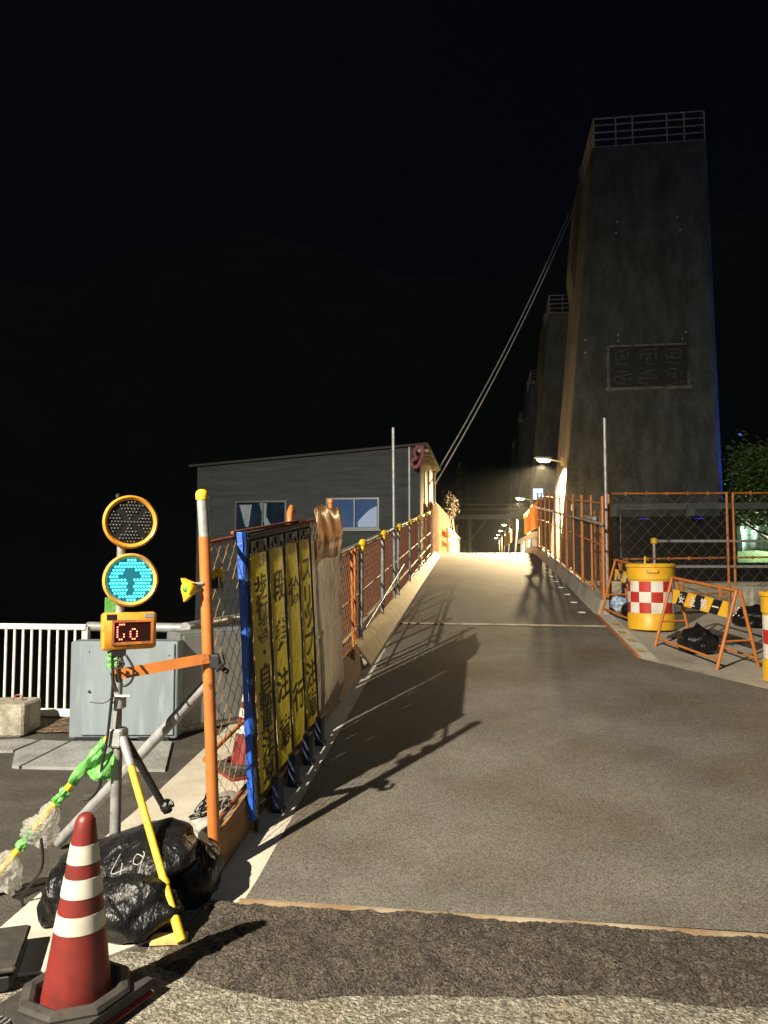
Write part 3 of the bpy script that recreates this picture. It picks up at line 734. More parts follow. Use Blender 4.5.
# metal sheet and wrapped sheet
def sheet(u, v):
    Y = 5.96 + 1.28 * u; h = .02 + 1.54 * v
    return fp(Y, h) + V((.065 + .012 * math.sin(u * 5 + v * 2) + .010 * noise.noise(V((u * 2, v * 3, 4))) + (.012 if .47 < v < .49 else 0), 0, 0))
single("plastic_sheet", MB().grid(sheet, 24, 60), bronze_m, "tall creased beige plastic sheet fixed to the fence beside the banners", "plastic sheet", smooth=180)
def wrapf(u, v):
    Y = 6.04 + 1.10 * u; h = 1.40 + .03 * math.sin(u * 6) + (.42 + .02 * u) * v - .06 * (1 - u) * (1 - v)
    return fp(Y, h) + V((.095 + .03 * math.sin(v * 3.1) + .004 * math.sin(u * 17 + 3 * v) + .009 * noise.noise(V((u * 5, v * 3, 4))), 0, 0))
single("wrapped_sheet", MB().grid(wrapf, 50, 24), tarp_m, "crumpled brown plastic sheet draped over the fence above the beige sheet", "plastic sheet", smooth=180)

# ================================================================== LEFT FENCE, far part
def gp(Y, h, off=0.0): return V((-1.47 + off, Y, zr(Y) + h))
P0 = 7.25; PLN = 2.03
def make_panel(first_label, group):
    o = thing("mesh_fence", first_label, "fence panel", gp(P0, 0), 0, group)
    L2 = PLN - .05
    fr = MB()
    for x in (0, L2): fr.tube([gp(P0 + x, .06, -.04), gp(P0 + x, 1.28, -.04)], .016, 8)
    for h in (.14, .72, 1.27): fr.tube([gp(P0, h, -.04), gp(P0 + L2, h, -.04)], .013, 8)
    fr.build("panel_frame", orange_m, o, smooth=60)
    me = MB(); chain(me, L2, 1.12, .068, .0024, P=lambda x, z, oo: gp(P0 + x, .14 + z, -.04 + oo)); me.build("wire_mesh", wireo_m, o)
    return o
ORD = ["nearest", "second", "third", "fourth", "fifth", "sixth", "seventh", "eighth", "ninth", "tenth", "eleventh", "twelfth"]
GP = "orange mesh panels along the left of the ramp"
pn = make_panel("nearest orange mesh panel on the left of the ramp, next to the beige sheet", GP)
for i in range(1, 7):
    Y = P0 + PLN * i
    dup(pn, gp(Y, 0), 0, ORD[i] + " orange mesh panel along the left of the ramp, counted from the beige sheet")
# scaffold poles with yellow clamps
PY = [8.75, 10.65, 12.65, 14.65, 16.7, 18.8, 20.7]
GS = "scaffold poles along the left mesh panels"
sp = thing("scaffold_pole", "nearest grey scaffold pole with a big yellow clamp on the left mesh panels", "pole", gp(PY[0], 0, .03), 0, GS)
MB().tube([gp(PY[0], .02, .03), gp(PY[0], 1.36, .03)], .025, 12).build("pole_tube", galv_m, sp, smooth=50)
cl = MB().lathe([(.03, -.03), (.045, -.02), (.045, .02), (.03, .03)], gp(PY[0], 1.35, .055), 14, (1, -.6, 0)).lathe([(.03, -.03), (.04, 0), (.03, .03)], gp(PY[0] - .06, 1.28, .055), 12, (1, -.4, 0)).build("clamp_cover", ycap_m, sp, smooth=50)
for i, Y in enumerate(PY[1:], 1):
    dup(sp, gp(Y, 0, .03), 0, ORD[i] + " grey scaffold pole with yellow clamp along the left of the ramp")
rl = MB(); rl.tube([gp(7.3, 1.33, .0), gp(21.2, 1.33, .0)], .024, 10)
single("scaffold_rail", rl, galv_m, "long steel rail along the tops of the left mesh panels", "rail", smooth=60)
single("scaffold_rail", MB().tube([gp(7.3, .36, .0), gp(21.2, .42, .0)], .022, 10), cream_m, "long pale rail running low along the left mesh panels", "rail", smooth=60)
single("scaffold_rail", MB().tube([gp(9.0, .30, .04), gp(13.4, .62, .04)], .02, 10), galv_m, "steel tube slanting across the left mesh panels", "rail", smooth=60)
single("fence_stake", MB().tube([gp(8.0, .0, .08), gp(8.0, 1.32, .05)], .017, 10), orange_m, "thin orange stake before the nearest scaffold pole", "stake", smooth=60)
single("fence_stake", MB().tube([gp(8.62, .1, -.02), gp(8.62, 1.32, -.02)], .018, 10), orange_m, "orange stake right beside the nearest scaffold pole", "stake", smooth=60)
single("fence_stake", MB().tube([gp(7.55, .5, .0), gp(7.55, 1.36, .0)], .026, 10), galv_m, "short grey tube beside the edge of the beige sheet", "tube", smooth=60)
single("tall_pole", MB().tube([gp(12.2, .0, .02), V((-1.47, 12.2, atY(388, 428, 12.2).z))], .026, 12), galv_m, "tallest thin steel pole rising from the left fence across the building", "pole", smooth=60)
single("tall_pole", MB().tube([gp(15.1, .0, -.02), V((-1.49, 15.1, atY(410, 447, 15.1).z))], .024, 12), galv_m, "shorter thin steel pole beside the corner of the building", "pole", smooth=60)
# kerb boards
GK = "pale boards leaning along the left road edge"
kb = None; y = 8.40; i = 0
while y < 22.2:
    ln = [1.0, 1.9, 2.0, 2.0, 2.0, 2.0, 2.0, 2.0][min(i, 7)]; yb = min(y + ln - .02, 22.3)
    k_ = MB().prism([(-1.265, y, zr(y) + .008), (-1.265, yb, zr(yb) + .008), (-1.45, yb, zr(yb) + max(.10, .26 - .011 * (yb - 8.4))), (-1.45, y, zr(y) + max(.10, .26 - .011 * (y - 8.4)))], V((-.76, 0, -.65)), .022)
    for q_ in (.25, .8):
        yy = y + (yb - y) * q_
    single("kerb_board", k_, board_m, ("first pale board at the left road edge, counted from the plywood" if i == 0 else ORD[i] + " pale board along the left road edge, counted from the plywood"), "kerb board", GK)
    y += ln; i += 1
# orange boards and white barrier past the crest, left
GO = "orange boards on the left past the crest"
for i in range(7):
    ya = 21.4 + i * 1.55
    mb_ = MB().box((-1.5, ya + .75, zr(ya) + .82), (.05, 1.46, 1.60 - .02 * i))
    for k in range(6): mb_.box((-1.465, ya + .1 + .25 * k, zr(ya) + .82), (.03, .06, 1.5))
    single("orange_hoarding", mb_, orangedk_m if i % 2 else ply_m, ORD[i] + " upright orange board beyond the left mesh panels", "hoarding", GO)
wb = thing("white_barrier", "white railing on the left past the crest of the ramp", "barrier", (-1.3, 30, zr(30)))
for k in range(9): MB().box((-1.28, 27 + 1.5 * k, zr(30) + .45), (.09, .12, .9)).build("barrier_post", concgrey_m, wb)
MB().box((-1.28, 33, zr(30) + .85), (.12, 13, .14)).build("barrier_rail", concgrey_m, wb)
MB().box((-1.28, 33, zr(30) + .5), (.08, 13, .1)).build("barrier_rail", concgrey_m, wb)

# ================================================================== LEFT BACKGROUND
# white railing
YW = 7.15
zt, zb = atY(40, 626.5, YW).z, atY(40, 712, YW).z
wr = thing("white_railing", "white steel railing with thin upright bars at the left bank edge", "railing", (-5.5, YW, 0))
xr = atY(86, 650, YW).x
MB().box(((-9 + xr) / 2, YW, zt), (xr + 9, .05, .055), bev=.008).build("top_rail", white_m, wr)
MB().box(((-9 + xr) / 2, YW, zb), (xr + 9, .045, .075), bev=.008).build("bottom_rail", white_m, wr)
x = xr - .12; k = 0
while x > -8.9:
    MB().tube([(x, YW, zb), (x, YW, zt)], .0135, 8).build("baluster", white_m, wr, smooth=60); x -= .094
for x in (xr - .02, xr - 2.1, xr - 4.2):
    MB().box((x, YW + .03, (zt) / 2 - .05), (.06, .06, zt + .1)).build("post", white_m, wr)
pz = atY(130, 627, 7.75).z
single("guard_pipe", MB().tube([atY(88, 626.5, 7.75), atY(182, 628, 7.75)], .052, 16), galv_m, "thick grey guard pipe between the white railing and the orange post", "guard pipe", "grey guard pipes behind the cabinets", smooth=50)
single("guard_pipe", MB().tube([atY(185, 628, 7.6), atY(243, 617, 9.6)], .058, 16), galv_m, "thick grey guard pipe with an open end behind the orange post", "guard pipe", "grey guard pipes behind the cabinets", smooth=50)
for px_, Y_ in ((95, 7.8), (150, 7.8)):
    p = atY(px_, 640, Y_); 
# cabinets
ca, cb = atZ(68, 741), atZ(176, 741)
cd = (cb - ca); ln = cd.length; ang = math.atan2(cd.y, cd.x)
ctop = atY(120, 640, 6.65).z
cab = thing("equipment_cabinet", "wide pale grey steel cabinet behind the traffic signal", "cabinet", (ca + cb) / 2, ang)
MB().box((0, .12, .02 + (ctop - .02) / 2), (ln, .22, ctop - .02), bev=.01).build("cabinet_body", cab_m, cab, world=False)
MB().box((.045, -.004, .04 + (ctop - .04) / 2), (ln - .14, .022, ctop - .07), bev=.004).build("door", cab_m, cab, world=False)
MB().lathe([(.012, 0), (.012, .012), (.004, .016)], (-ln / 2 + .19, -.016, ctop * .5), 12, (0, -1, 0)).lathe([(.006, 0), (.005, .006)], (-ln / 2 + .18, -.016, ctop - .09), 8, (0, -1, 0)).lathe([(.006, 0), (.005, .006)], (ln / 2 - .07, -.016, ctop - .12), 8, (0, -1, 0)).build("lock", black_m, cab, world=False)
for sx_ in (-1, 1): MB().box((sx_ * (ln / 2 - .2), .06, .010), (.28, .16, .05)).build("foot", black_m, cab, world=False)
ca2, cb2 = V((-2.83, 6.76, 0)), V((-2.33, 7.45, 0)); cd2 = cb2 - ca2; l2 = cd2.length
cab2 = thing("equipment_cabinet", "darker grey cabinet set at an angle beside the wide one", "cabinet", (ca2 + cb2) / 2, math.atan2(cd2.y, cd2.x))
MB().box((0, .12, .05 + .45), (l2, .22, .9), bev=.01).build("cabinet_body", cabd_m, cab2, world=False)
MB().box((0, -.003, .05 + .45), (l2 - .08, .02, .84), bev=.004).build("door", cabd_m, cab2, world=False)
MB().tube([(-l2 / 2, .05, .05), (l2 / 2, .05, .05)], .045, 10).build("base_pipe", galvd_m, cab2, world=False)
# concrete block
cbk = thing("concrete_block", "weathered concrete block with a lifting ring at the left picture edge", "concrete block", (-4.45, 6.68, 0), R(8))
MB().box((0, 0, .15), (.40, .38, .30), bev=.02).build("block", block_m, cbk, world=False)
MB().tube([(.06 + .045 * math.cos(a), 0, .30 + .055 * math.sin(a)) for a in [math.pi * k / 12 for k in range(13)]], .007, 8).build("lifting_ring", rust_m, cbk, world=False)
# chequer plates
def plate(poly, lab):
    mb_ = MB().quad_strip([[V((x, y, -.02)) for x, y in poly], [V((x, y, .018)) for x, y in poly]])
    xs = [p[0] for p in poly]; ys_ = [p[1] for p in poly]
    def inside(px, py):
        c = False; j = len(poly) - 1
        for i in range(len(poly)):
            if (poly[i][1] > py) != (poly[j][1] > py) and px < (poly[j][0] - poly[i][0]) * (py - poly[i][1]) / (poly[j][1] - poly[i][1]) + poly[i][0]: c = not c
            j = i
        return c
    y_ = min(ys_); r = 0
    while y_ < max(ys_):
        x_ = min(xs) + (.03 if r % 2 else 0)
        while x_ < max(xs):
            if inside(x_, y_) and inside(x_ + .04, y_): 
                a = R(45 if (r + int(x_ / .06)) % 2 else -45); mb_.box((x_ + .02, y_, .0195), (.034, .009, .004), Matrix.Rotation(a, 3, 'Z'))
            x_ += .06
        y_ += .045; r += 1
    return single("chequer_plate", mb_, plate_m, lab, "steel plate", "chequer plates in front of the cabinets")
z_ = lambda x, y: tuple(atZ(x, y, .018).xy)
plate([z_(22, 766), z_(165, 769), z_(172, 741), z_(72, 741)], "grey chequer plate right in front of the wide cabinet")
plate([z_(12, 765), z_(19, 766), z_(69, 741), z_(42, 740), z_(15, 751)], "darker wedge-shaped chequer plate beside the cabinet plate")
plate([z_(-30, 750), z_(13, 750), z_(38, 740), z_(22, 738.5), z_(-30, 742)], "pale chequer plate in front of the concrete block")
# second cone behind the fence
c2p = atZ(246, 770, .02)
cone2 = dup(cone, (c2p.x, c2p.y, .006), R(40), "red traffic cone behind the chain-link fence, beside the blue tarpaulin")
dup(wt, (c2p.x, c2p.y, .036), R(40), "black rubber weight on the cone behind the chain-link fence")
# odd loose things behind the post
single("sandbag", blob((-1.62, 4.55, .08), (.16, .30, .10), 9), concgrey_m, "grey sandbag lying behind the plywood toe board", "sandbag", smooth=180)
single("loose_pipe", MB().tube([(-1.62, 4.25, .05), (-1.58, 5.5, .14)], .03, 10), galvd_m, "dull grey pipe lying along the foot of the near fence", "pipe", smooth=60)
single("wire_heap", MB().tube(spline([( -1.50 + .07 * math.cos(k * 1.9) + .02 * random.random(), 4.02 + .12 * math.sin(k * 2.3), .26 + .08 * random.random()) for k in range(26)], 5), .0045, 5), galvd_m, "tangle of wire on the bags behind the orange post", "wire", smooth=180)

# ================================================================== BUILDING
bl = thing("site_building", "dark grey flat-roofed building with two windows beyond the left fence", "building", (-4.8, 20, -6))
xl, xrr = atY(197, 500, 20).x, atY(420, 500, 20).x
zl, zrt = atY(197, 467, 20).z, atY(420, 446, 20).z
yb_ = 25.6
def rz_(x): return zl + (zrt - zl) * (x - xl) / (xrr - xl)
w1a, w1b = atY(235, 501, 20), atY(286, 531, 20)
w2a, w2b = atY(326, 498, 20), atY(379, 529, 20)
wins = [(w1a.x, w1b.x, w1b.z, w1a.z), (w2a.x, w2b.x, w2b.z, w2a.z)]
m_ = MB(); t = .2
xs = [xl, wins[0][0], wins[0][1], wins[1][0], wins[1][1], xrr]
for i in range(5):
    a, b = xs[i], xs[i + 1]
    if i in (1, 3):
        wz0, wz1 = wins[i // 2][2], wins[i // 2][3]
        m_.prism([(a, 20, -6), (b, 20, -6), (b, 20, wz0), (a, 20, wz0)], (0, 1, 0), t)
        m_.prism([(a, 20, wz1), (b, 20, wz1), (b, 20, rz_(b)), (a, 20, rz_(a))], (0, 1, 0), t)
    else:
        m_.prism([(a, 20, -6), (b, 20, -6), (b, 20, rz_(b)), (a, 20, rz_(a))], (0, 1, 0), t)
m_.prism([(xl, 20.2, -6), (xl + t, 20.2, -6), (xl + t, 20.2, rz_(xl + t)), (xl, 20.2, rz_(xl))], (0, 1, 0), yb_ - 20.4)
m_.prism([(xl, yb_ - .2, -6), (xrr, yb_ - .2, -6), (xrr, yb_ - .2, rz_(xrr)), (xl, yb_ - .2, rz_(xl))], (0, 1, 0), t)
m_.build("wall", wall_m, bl)
sw_ = MB().prism([(xrr - t, 20.201, -6), (xrr + .004, 20.201, -6), (xrr + .004, 20.201, rz_(xrr)), (xrr - t, 20.201, rz_(xrr) - .02)], (0, 1, 0), yb_ - 20.402).build("side_wall", wallw_m, bl)
m_ = MB().prism([(xl - .2, 19.86, rz_(xl - .2)), (xrr + .22, 19.86, rz_(xrr + .22)), (xrr + .22, 19.86, rz_(xrr + .22) + .06), (xl - .2, 19.86, rz_(xl - .2) + .06)], (0, 1, 0), yb_ - 19.6)
rf = m_.build("roof", roof_m, bl)
for k in range(9): MB().box((xrr + .1, 20.4 + .58 * k, rz_(xrr) - .06), (.2, .09, .12)).build("eaves_rafter", cream_m, rf)
# boards battens on the wall
m_ = MB()
for k in range(7):
    x = xl + .9 * k + .4
    if any(a - .1 < x < b + .1 for a, b, _, _ in wins): continue
    MB().box((x, 19.993, (rz_(x) + 1) / 2), (.03, .012, rz_(x) - 1.2)).build("wall_batten", wall_m, bl)
MB().box((xrr + .02, 21.6, 3.6), (.03, .5, 1.1)).build("shutter", white_m, bl)
MB().box((xrr + .02, 23.6, 3.4), (.04, 1.1, 2.0)).build("side_door", white_m, bl)
cl_ = MB(); z = 1.2
while z < zrt:
    spans = [(xl + .02, xrr - .02)]
    if z > wins[0][2] - .03 and z < wins[0][3] + .03: spans = [(xl + .02, wins[0][0]), (wins[0][1], wins[1][0]), (wins[1][1], xrr - .02)]
    for a, b in spans:
        if rz_(a) < z + .05: a = xl + (z + .05 - zl) / (zrt - zl) * (xrr - xl)
        if b > a: cl_.box(((a + b) / 2, 19.997, z), (b - a, .01, .014))
    z += .27
cl_.build("cladding", wall_m, bl)
for i, (a, b, z0, z1) in enumerate(wins):
    wn = MB(); cx, cz = (a + b) / 2, (z0 + z1) / 2; e = .045
    for c, sz in (((cx, 20.05, z1 - e / 2), (b - a, .1, e)), ((cx, 20.05, z0 + e / 2), (b - a, .12, e)), ((a + e / 2, 20.05, cz), (e, .1, z1 - z0 - 2 * e)), ((b - e / 2, 20.05, cz), (e, .1, z1 - z0 - 2 * e)), ((cx + .05, 20.05, cz), (e * .8, .09, z1 - z0 - 2 * e))):
        wn.box(c, sz)
    wo = wn.build("window", frame_m, bl)
    MB().box((cx, 20.09, cz), (b - a - .04, .012, z1 - z0 - .04)).build("pane", glass_m if i == 0 else paneb_m, wo)
    cu = MB()
    if i == 0:
        def crt(u, v, a=a, z1=z1): return (a + .10 + (.34 + .02) * u * (.25 + .75 * v) + .18 * (1 - v) , 20.075 + .006 * math.sin(u * 22), z1 - .10 - .62 * (1 - v) * (1 - .0 * u))
        def crt2(u, v, b=b, z1=z1, cx=cx): return (cx + .0 + .16 * (1 - v) - .05 + .30 * u * (.35 + .65 * abs(v - .45)), 20.075 + .006 * math.sin(u * 18), z1 - .06 - .66 * (1 - v))
        MB().grid(crt2, 16, 14).build("curtain", curtain_m, wo); cu.grid(crt, 16, 14)
    else:
        def crt(u, v, b=b, z0=z0): return (b - .07 - .52 * u, 20.075 + .006 * math.sin(u * 12), z0 + .06 + (.56 - .42 * u ** 1.5) * v)
        cu.grid(crt, 16, 10)
    cu.build("curtain", curtain_m if i == 0 else litc_m, wo)
    MB().box((cx, 19.97, z0 - .03), (b - a + .1, .1, .05)).build("sill", frame_m, wo)
rs = thing("gable_sign", "faded red loop-shaped sign on the corner of the grey building", "sign", (xrr, 19.6, 4))
cpt = atY(418, 457, 19.68); m_ = MB()
m_.tube([cpt + V((-.13 + .0, 0, -.28)), cpt + V((-.20, 0, -.12)), cpt + V((-.03, 0, -.02)), cpt + V((-.12, 0, .12)), cpt + V((-.02, 0, .28)), cpt + V((.12, 0, .26)), cpt + V((.13, 0, .02)), cpt + V((.02, 0, -.22)), cpt + V((-.13, 0, -.30))], .06, 8)
m_.build("sign_shape", pinks_m, rs, smooth=60)
MB().box(cpt + V((.04, .14, .18)), (.1, .24, .08)).build("bracket", galvd_m, rs)
cabp = V((-1.55, 22.4, 0))
single("service_pole", MB().tube([(-1.52, 23.2, zr(23)), (-1.52, 23.2, atY(440, 471, 23.2).z)], .04, 10), galv_m, "short grey pole at the building end where the overhead cables come down", "pole", smooth=60)
# ================================================================== PIERS
PYS = [28.0, 47.2, 66.4, 85.6, 104.8]
def make_pier():
    o = thing("concrete_pier", "huge concrete pier with a plaque, nearest in the row on the right", "pier", (5.7, 28, -6), 0, "concrete piers in a row on the right")
    zt_, zb_ = 16.98, -6.0
    def xl_(z): return 2.96 + (4.14 - 2.96) * (z - 4.1) / (17.0 - 4.1)
    def xr_(z): return 8.50 - (.24) * (z - 4.1) / 12.9
    secs = []
    for z in (zb_, 4.1, 9, 12.6, zt_):
        a, b = xl_(z), xr_(z); c = .16; d = 4.4
        secs.append([(a + .06, 28, z), (b - c, 28, z), (b, 28 + c, z), (b, 28 + d, z), (a, 28 + d, z), (a, 28.06, z)])
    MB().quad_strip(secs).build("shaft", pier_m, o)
    # corbel near the top of the left face
    MB().prism([(xl_(12.4) - .01, 30.6, 12.4), (xl_(13.3) - .22, 30.6, 13.4), (xl_(16.9) - .22, 30.6, 16.9), (xl_(16.9) + .1, 30.6, 16.9)], (0, 1, 0), 1.7).build("corbel", pier_m, o)
    rl_ = MB(); za = zt_; a, b = xl_(za) + .08, xr_(za) - .08; y0, y1 = 28.08, 32.3
    for x in (4.55, 7.35): MB().box((x, 27.996, 5.9), (.03, .012, 3.6)).build("pour_line", pier_m, o)
    # construction joints
    for z in (7.0, 10.6, 13.9, 15.9): MB().box(((xl_(z) + xr_(z)) / 2, 27.996, z), (xr_(z) - xl_(z) - .36, .012, .03)).build("pour_line", pier_m, o)
    posts = [(a, y0)] + [(a + (b - a) * t, y0) for t in (.20, .355, .665, .82)] + [(b, y0), (b, (y0 + y1) / 2), (b, y1), (a, y1), (a, y0 + 1.4), (a, y0 + 2.8), ((a + b) / 2, y1)]
    for px_, py_ in posts: rl_.tube([(px_, py_, za), (px_, py_, za + 1.16)], .03, 8)
    for h in (.06, .34, .62, .9, 1.16):
        rl_.tube([(a, y0, za + h), (b, y0, za + h)], .026, 8).tube([(a, y0, za + h), (a, y1, za + h)], .026, 8).tube([(b, y0, za + h), (b, y1, za + h)], .026, 8).tube([(a, y1, za + h), (b, y1, za + h)], .026, 8)
    rl_.build("railing", galv_m, o, smooth=60)
    MB().box((a + .1, y1 - .8, za + .5), (.5, .9, 1.0), bev=.05).build("winch_box", galvd_m, o)
    MB().box((a + .3, y1 - 2.2, za + .35), (.4, .6, .7), bev=.05).build("control_box", galvd_m, o)
    return o
pier = make_pier()
PL = ["second concrete pier in the row on the right", "third concrete pier in the row on the right", "fourth concrete pier in the row on the right", "farthest concrete pier in the row on the right"]
for y_, lab in zip(PYS[1:], PL): dup(pier, (5.7, y_, -6), 0, lab)
pa, pb = atY(609, 348, 28), atY(687, 386, 28)
pq = MB().box(((pa.x + pb.x) / 2, 27.975, (pa.z + pb.z) / 2), (pb.x - pa.x, .046, pa.z - pb.z)).build("plaque", plaque_m, pier)
m_ = MB(); e = .07
for c, sz in ((((pa.x + pb.x) / 2, 27.94, pb.z - .05), (pb.x - pa.x + .3, .12, .1)), (((pa.x + pb.x) / 2, 27.955, pa.z + .04), (pb.x - pa.x, .08, .07)), ((pa.x - .05, 27.955, (pa.z + pb.z) / 2), (.1, .08, pa.z - pb.z)), ((pb.x + .05, 27.955, pb.z + .25), (.09, .08, .5))): m_.box(c, sz)
m_.build("surround", stone_m, pq)
m_ = MB(); cwid = (pb.x - pa.x) / 3; chgt = (pa.z - pb.z) / 2
rnd = random.Random(5)
for r_ in range(2):
    for c_ in range(3):
        x0 = pa.x + cwid * (c_ + .5); z0 = pb.z + chgt * (r_ + .5)
        for k in range(4): m_.box((x0 + rnd.uniform(-.07, .07), 27.94, z0 + (-.25 + .16 * k) + rnd.uniform(-.03, .03)), (rnd.uniform(.2, .62), .03, .05), Matrix.Rotation(rnd.uniform(-.25, .25), 3, "Y"))
        for k in range(3): m_.box((x0 - .25 + .25 * k + rnd.uniform(-.04, .04), 27.938, z0 + rnd.uniform(-.12, .12)), (.05, .03, rnd.uniform(.15, .5)), Matrix.Rotation(rnd.uniform(-.4, .4), 3, "Y"))
m_.build("relief_marks", relief_m, pq)
m_ = MB()
for x_, y_ in ((617, 222), (677, 218), (618, 335), (618, 341), (686, 332), (682, 339), (585, 340), (585, 353), (616, 233+0), (680, 230)):
    p = atY(x_, y_, 27.99); MB().lathe([(.035, 0), (.035, .05)], p, 8, (0, -1, 0)).build("anchor_bolt", galv_m, pier)
# overhead cables
GC = "pair of overhead cables sagging from the nearest pier to the building"
c0 = V((3.75, 31.6, 16.4)); c1a = atY(429, 485, 23.0); c1b = atY(434, 486, 23.2)
for nm_, o0, c1_, lab in (("l", 0, c1a, "left one of the two overhead cables from the pier top to the building"), ("r", .14, c1b, "right one of the two overhead cables from the pier top to the building")):
    pts = []
    for k in range(31):
        t_ = k / 30; p = (c0 + V((o0, 0, -.02))).lerp(c1_, t_); p.z -= 1.3 * 4 * t_ * (1 - t_) * .35; pts.append(p)
    single("overhead_cable", MB().tube(pts, .021, 6), white_m, lab, "cable", GC, smooth=180)
# beam walkway, and added black panels standing in for deep shade
m_ = MB().beam((2.9, 25.4, 3.32), (13, 25.4, 3.32), .3, .20)
bmw = thing("steel_beam", "long grey steel beam crossing in front of the nearest pier foot", "beam", (8, 25.4, 3.2))
m_.build("beam_web", beam_m, bmw)
for x in (4.2, 6.6, 9.2, 11.4): MB().box((x, 25.2, 3.18), (.22, .18, .34)).build("beam_clamp", beam_m, bmw)
single("dark_opening_panel", MB().box((5.75, 26.6, -1.6), (5.3, .3, 9.3)), dark_m, "black panel added below the beam for the dark opening at the pier foot", "wall")  # added panel in place of the dark opening
single("low_dark_panel", MB().box((11.6, 26.6, -2.25), (6.3, .3, 7.5)), dark_m, "low black panel added for the dark under the lit tree, right of the pier foot", "wall")  # added to keep the bank front dark below the tree
for xx, lab in ((5.4, "short blue strip lamp under the beam, left one"), (7.2, "short blue strip lamp under the beam, beside the pier edge")):
    single("strip_lamp", MB().box((xx, 26.4, 2.98), (.36, .05, .025), bev=.008), navyglass_m, lab, "lamp", "blue strip lamps under the beam")

# street lamps on the piers
def make_lamp():
    y = 29.4; hx, hz = 2.34, 5.47
    o = thing("street_lamp", "nearest lit street lamp, on an arm from the first pier", "street lamp", (2.9, y, 5.3), 0, "street lamps along the bridge")
    MB().tube([(3.02, y, 5.36), (2.55, y, 5.45)], .03, 8).box((3.02, y, 5.36), (.1, .16, .3)).build("arm", cream_m, o, smooth=60)
    MB().prism([(2.62, y - .09, 5.43), (2.05, y - .09, 5.49), (1.95, y - .09, 5.52), (2.05, y - .09, 5.56), (2.62, y - .09, 5.53)], (0, 1, 0), .18).build("lamp_head", galv_m, o)
    MB().prism([(2.55, y - .075, 5.425), (2.08, y - .075, 5.475), (2.08, y - .075, 5.42), (2.2, y - .075, 5.36), (2.45, y - .075, 5.35), (2.55, y - .075, 5.37)], (0, 1, 0), .15).build("lamp_lens", lampon_m, o)
    return o
sl = make_lamp()
LP = [29.4, 48.6, 67.8, 87.0, 106.2, 125.4, 144.6]
for i, y_ in enumerate(LP):
    if i: dup(sl, (2.9, y_, 5.3), 0, ORD[i] + " lit street lamp along the bridge, counted from the camera")
    light("street_light", 'SPOT', (2.25, y_, 5.24), [50000, 26000, 10000, 7000, 5000, 5000, 5000][i], (1.0, .75, .40), aim=(1.9, y_ - .05, 1.5), size=.06, angle=164, blend=.6)
# lamp posts (beyond the first, the arms stand on cream columns)
GCc = "cream lamp columns along the bridge"
for i in (2, 3, 4, 5, 6):
    y_ = LP[i]; single("lamp_column", MB().tube([(3.05, y_, 1.2), (3.0, y_, 5.4)], [.14, .09], 10), cream_m, ORD[i] + " cream lamp column on the right of the bridge, counted with the lamps", "lamp column", GCc, smooth=60)

# ================================================================== RIGHT FENCE ALONG THE RAMP
RX = lambda Y: 1.86 - .022 * (Y - 12)
def rp(Y, h, off=0.0): return V((RX(Y) + off, Y, zr(Y) + h))
GKr = "concrete kerb blocks on the right of the ramp"
y = 12.0; i = 0
while y < 24.5:
    yb = y + 2.05
    single("kerb_block", MB().prism([rp(y, 0, -.13), rp(y, 0, .05), rp(y, .22, .05), rp(y, .22, -.07)], rp(yb, 0) - rp(y, 0), 1.0), concgrey_m if i % 2 else plat_m, ORD[i] + " concrete kerb block along the right side of the ramp", "kerb", GKr)
    y += 2.08; i += 1
GR = "orange pipe panels along the right of the ramp"
yn = 12.08; L3 = 2.16
def make_rpanel(y, lab):
    o = thing("mesh_fence", lab, "fence panel", rp(y, .2), 0, GR)
    f = MB()
    for x in (0, L3 / 2, L3 - .05): f.tube([rp(y + x, .0 if x != L3 / 2 else .15, -.01), rp(y + x, 1.83, -.01)], .028 if x != L3 / 2 else .022, 10)
    for h in (.30, 1.05, 1.72): f.tube([rp(y, h, -.01), rp(y + L3 - .05, h, -.01)], .015, 8)
    f.build("panel_frame", orange_m, o, smooth=60)
    me = MB(); chain(me, L3 - .06, 1.4, .075, .0024, P=lambda x, z, oo: rp(y + x, .30 + z, .02 + oo)); me.build("wire_mesh", wired_m, o)
    return o
make_rpanel(yn, "nearest orange pipe panel on the right of the ramp")
for i in range(1, 5): make_rpanel(yn + L3 * i, ORD[i] + " orange pipe panel along the right of the ramp")
single("scaffold_rail", MB().tube([rp(11.95, 1.40, -.045), rp(23, 1.40, -.045)], .024, 10).tube([rp(12.6, 1.46, -.05), rp(13.4, 1.46, -.05)], .035, 10), galv_m, "long steel rail along the right orange pipe panels", "rail", smooth=60)
GZ = "orange posts behind the right pipe panels"
for i, (Y_, off) in enumerate(((13.2, .5), (14.4, .35), (15.6, .45), (17.2, .3), (19, .3))):
    single("fence_post", MB().tube([rp(Y_, -.3, off), rp(Y_, 1.5, off)], .03, 10), galvd_m if i in (0, 3) else orangedk_m, ORD[i] + " dull upright post behind the right pipe panels", "post", GZ, smooth=60)
